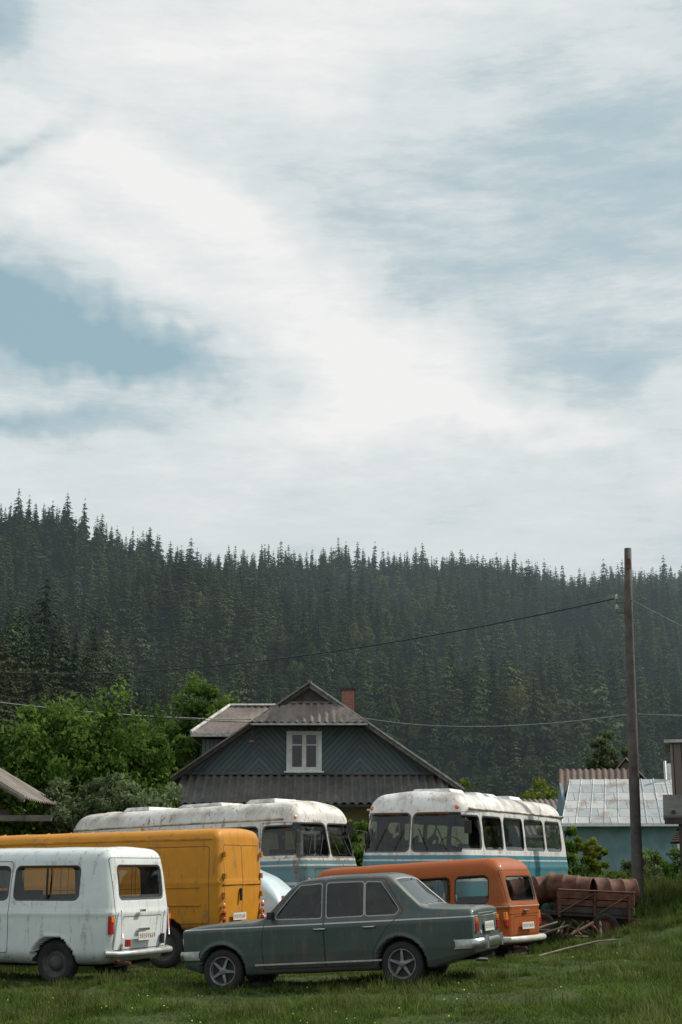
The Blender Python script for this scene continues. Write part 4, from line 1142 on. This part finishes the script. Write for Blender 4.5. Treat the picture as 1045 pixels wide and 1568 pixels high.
def left_shed():
    e = empty('open_shed', (-9.6, 35.5, 0)); b = B()
    for xx in (-2.4, 1.1):
        for yy in (-1.0, 2.4): b.box((xx, yy, 1.45), (.14, .14, 3.0), m_darkwood)
    b.box((-.5, -1.0, 2.86), (4.4, .12, .16), m_darkwood); b.box((-.5, 2.4, 2.86), (4.4, .12, .16), m_darkwood)
    b.box((-.2, -1.05, 2.74), (5.9, .05, .14), m_wood)
    for k in range(12): b.box((-2.5 + k * .3, 2.5, 1.4), (.26, .03, 2.7), m_wood)
    b.done('frame', e); b = B()
    b.corr((2.15, -1.5, 3.20), (2.15, 3.0, 3.20), (-.8, 3.0, 4.9), (-.8, -1.5, 4.9), m_slate2, .22, .03, 6)
    b.corr((-3.7, -1.5, 3.20), (-3.7, 3.0, 3.20), (-.8, 3.0, 4.9), (-.8, -1.5, 4.9), m_slate2, .22, .03, 6)
    b.tube([(2.2, -1.55, 3.14), (-.8, -1.55, 4.84)], .06, m_wood, 6); b.tube([(-3.7, -1.55, 3.14), (-.8, -1.55, 4.84)], .06, m_wood, 6)
    b.done('roof', e)
left_shed()

# ------------------------------------------------------------------ world
SUN_AZ, SUN_EL = math.radians(64), math.radians(44)   # azimuth clockwise from +Y
w = bpy.data.worlds.new('World'); sc.world = w; w.use_nodes = True
t = NT(w.node_tree)
sky = t.n('ShaderNodeTexSky', sky_type='NISHITA', sun_disc=False, sun_elevation=SUN_EL, sun_rotation=SUN_AZ, air_density=1.2, dust_density=1.5, ozone_density=1.5)
gv = t.gen(); s = t.n('ShaderNodeSeparateXYZ', {0: gv})
wa = t.noise(gv, 5.0, 2, .6, True); wb = t.noise(gv, 15, 3, .7, True)
uv = t.n('ShaderNodeCombineXYZ', {0: s.outputs[0], 1: s.outputs[2], 2: 0.}).outputs[0]
def vm(op, a_, b_=None, sc_=None):
    nd = t.t.nodes.new('ShaderNodeVectorMath'); nd.operation = op
    t.put(nd.inputs[0], a_)
    if b_ is not None: t.put(nd.inputs[1], b_)
    if sc_ is not None: nd.inputs['Scale'].default_value = sc_
    return nd
d1 = vm('SCALE', vm('SUBTRACT', wa, (.5, .5, .5)).outputs[0], None, .11).outputs[0]
d2 = vm('SCALE', vm('SUBTRACT', wb, (.5, .5, .5)).outputs[0], None, .055).outputs[0]
uv = vm('MULTIPLY', vm('ADD', vm('ADD', uv, d1).outputs[0], d2).outputs[0], (1, 1, 0)).outputs[0]
def blob(u0, v0, a, b_, ang=0.):
    mp = t.n('ShaderNodeMapping', {'Vector': uv}, vector_type='TEXTURE')
    mp.inputs['Location'].default_value = (u0, v0, 0); mp.inputs['Rotation'].default_value = (0, 0, ang); mp.inputs['Scale'].default_value = (a, b_, 1)
    q_ = vm('DOT_PRODUCT', mp.outputs[0], mp.outputs[0]).outputs['Value']
    return t.m('POWER', .36788, q_)
acc = .62
for (u0, v0, a, b_, ang, amp) in ((-.25, .368, .11, .022, -.35, -.75), (-.13, .334, .10, .018, -.12, -.62), (-.25, .290, .12, .012, -.05, -.50),
                                  (-.24, .525, .05, .022, .3, -.55), (-.22, .47, .05, .012, .5, -.40), (.21, .46, .13, .10, 0, -.30), (.06, .39, .10, .03, -.4, -.20), (.17, .335, .10, .018, .1, -.22),
                                  (.02, .318, .10, .045, 0, .50), (-.13, .44, .14, .028, -.5, .45), (-.02, .53, .14, .05, 0, .32), (.13, .290, .12, .012, -.2, .25), (-.17, .405, .10, .016, -.35, .3)):
    acc = t.m('MULTIPLY_ADD', blob(u0, v0, a, b_, ang), amp, acc)
fb = t.noise(t.mapv(gv, (3.2, 3.2, 9), (0, .5, 0)), 1.6, 5, .62)
fb2 = t.noise(t.mapv(gv, (5, 5, 24), (0, .45, 0)), 2.2, 5, .70)
cov = t.m('MULTIPLY_ADD', t.m('SUBTRACT', fb, .5), .7, acc)
cov = t.m('MULTIPLY_ADD', t.m('SUBTRACT', fb2, .5), .60, cov, clamp=True)
cl = t.mix(t.step(cov, .36, .98), (5.5, 6.4, 6.7), (8.8, 8.85, 8.75))
skyc = t.mix(.85, sky.outputs[0], (3.3, 4.85, 5.4))
colr = t.mix(t.step(cov, .0, .56), skyc, cl)
hz = t.m('SUBTRACT', 1., t.step(s.outputs[2], .14, .30))
colr = t.mix(t.m('MULTIPLY', hz, .5), colr, (6.3, 6.75, 6.9))
bg = t.n('ShaderNodeBackground', {'Color': colr, 'Strength': .1})
wo = t.n('ShaderNodeOutputWorld'); t.put(wo.inputs['Surface'], bg.outputs[0])
w.cycles.sampling_method = 'MANUAL'; w.cycles.sample_map_resolution = 256

L = bpy.data.lights.new('sun', 'SUN'); L.energy = 4.2; L.angle = math.radians(.8); L.color = (1, .93, .81)
lo = bpy.data.objects.new('sun', L); sc.collection.objects.link(lo)
d = Vector((math.sin(SUN_AZ) * math.cos(SUN_EL), math.cos(SUN_AZ) * math.cos(SUN_EL), math.sin(SUN_EL)))
lo.rotation_euler = d.to_track_quat('Z', 'Y').to_euler()

cam = bpy.data.cameras.new('camera'); co = bpy.data.objects.new('camera', cam); sc.collection.objects.link(co)
cam.sensor_fit = 'VERTICAL'; cam.sensor_height = 36; cam.sensor_width = 24; cam.lens = 50
cam.clip_start = .1; cam.clip_end = 8000
co.location = (0, 0, 1.65); co.rotation_euler = (math.radians(90 + 13.96), 0, 0)
sc.camera = co
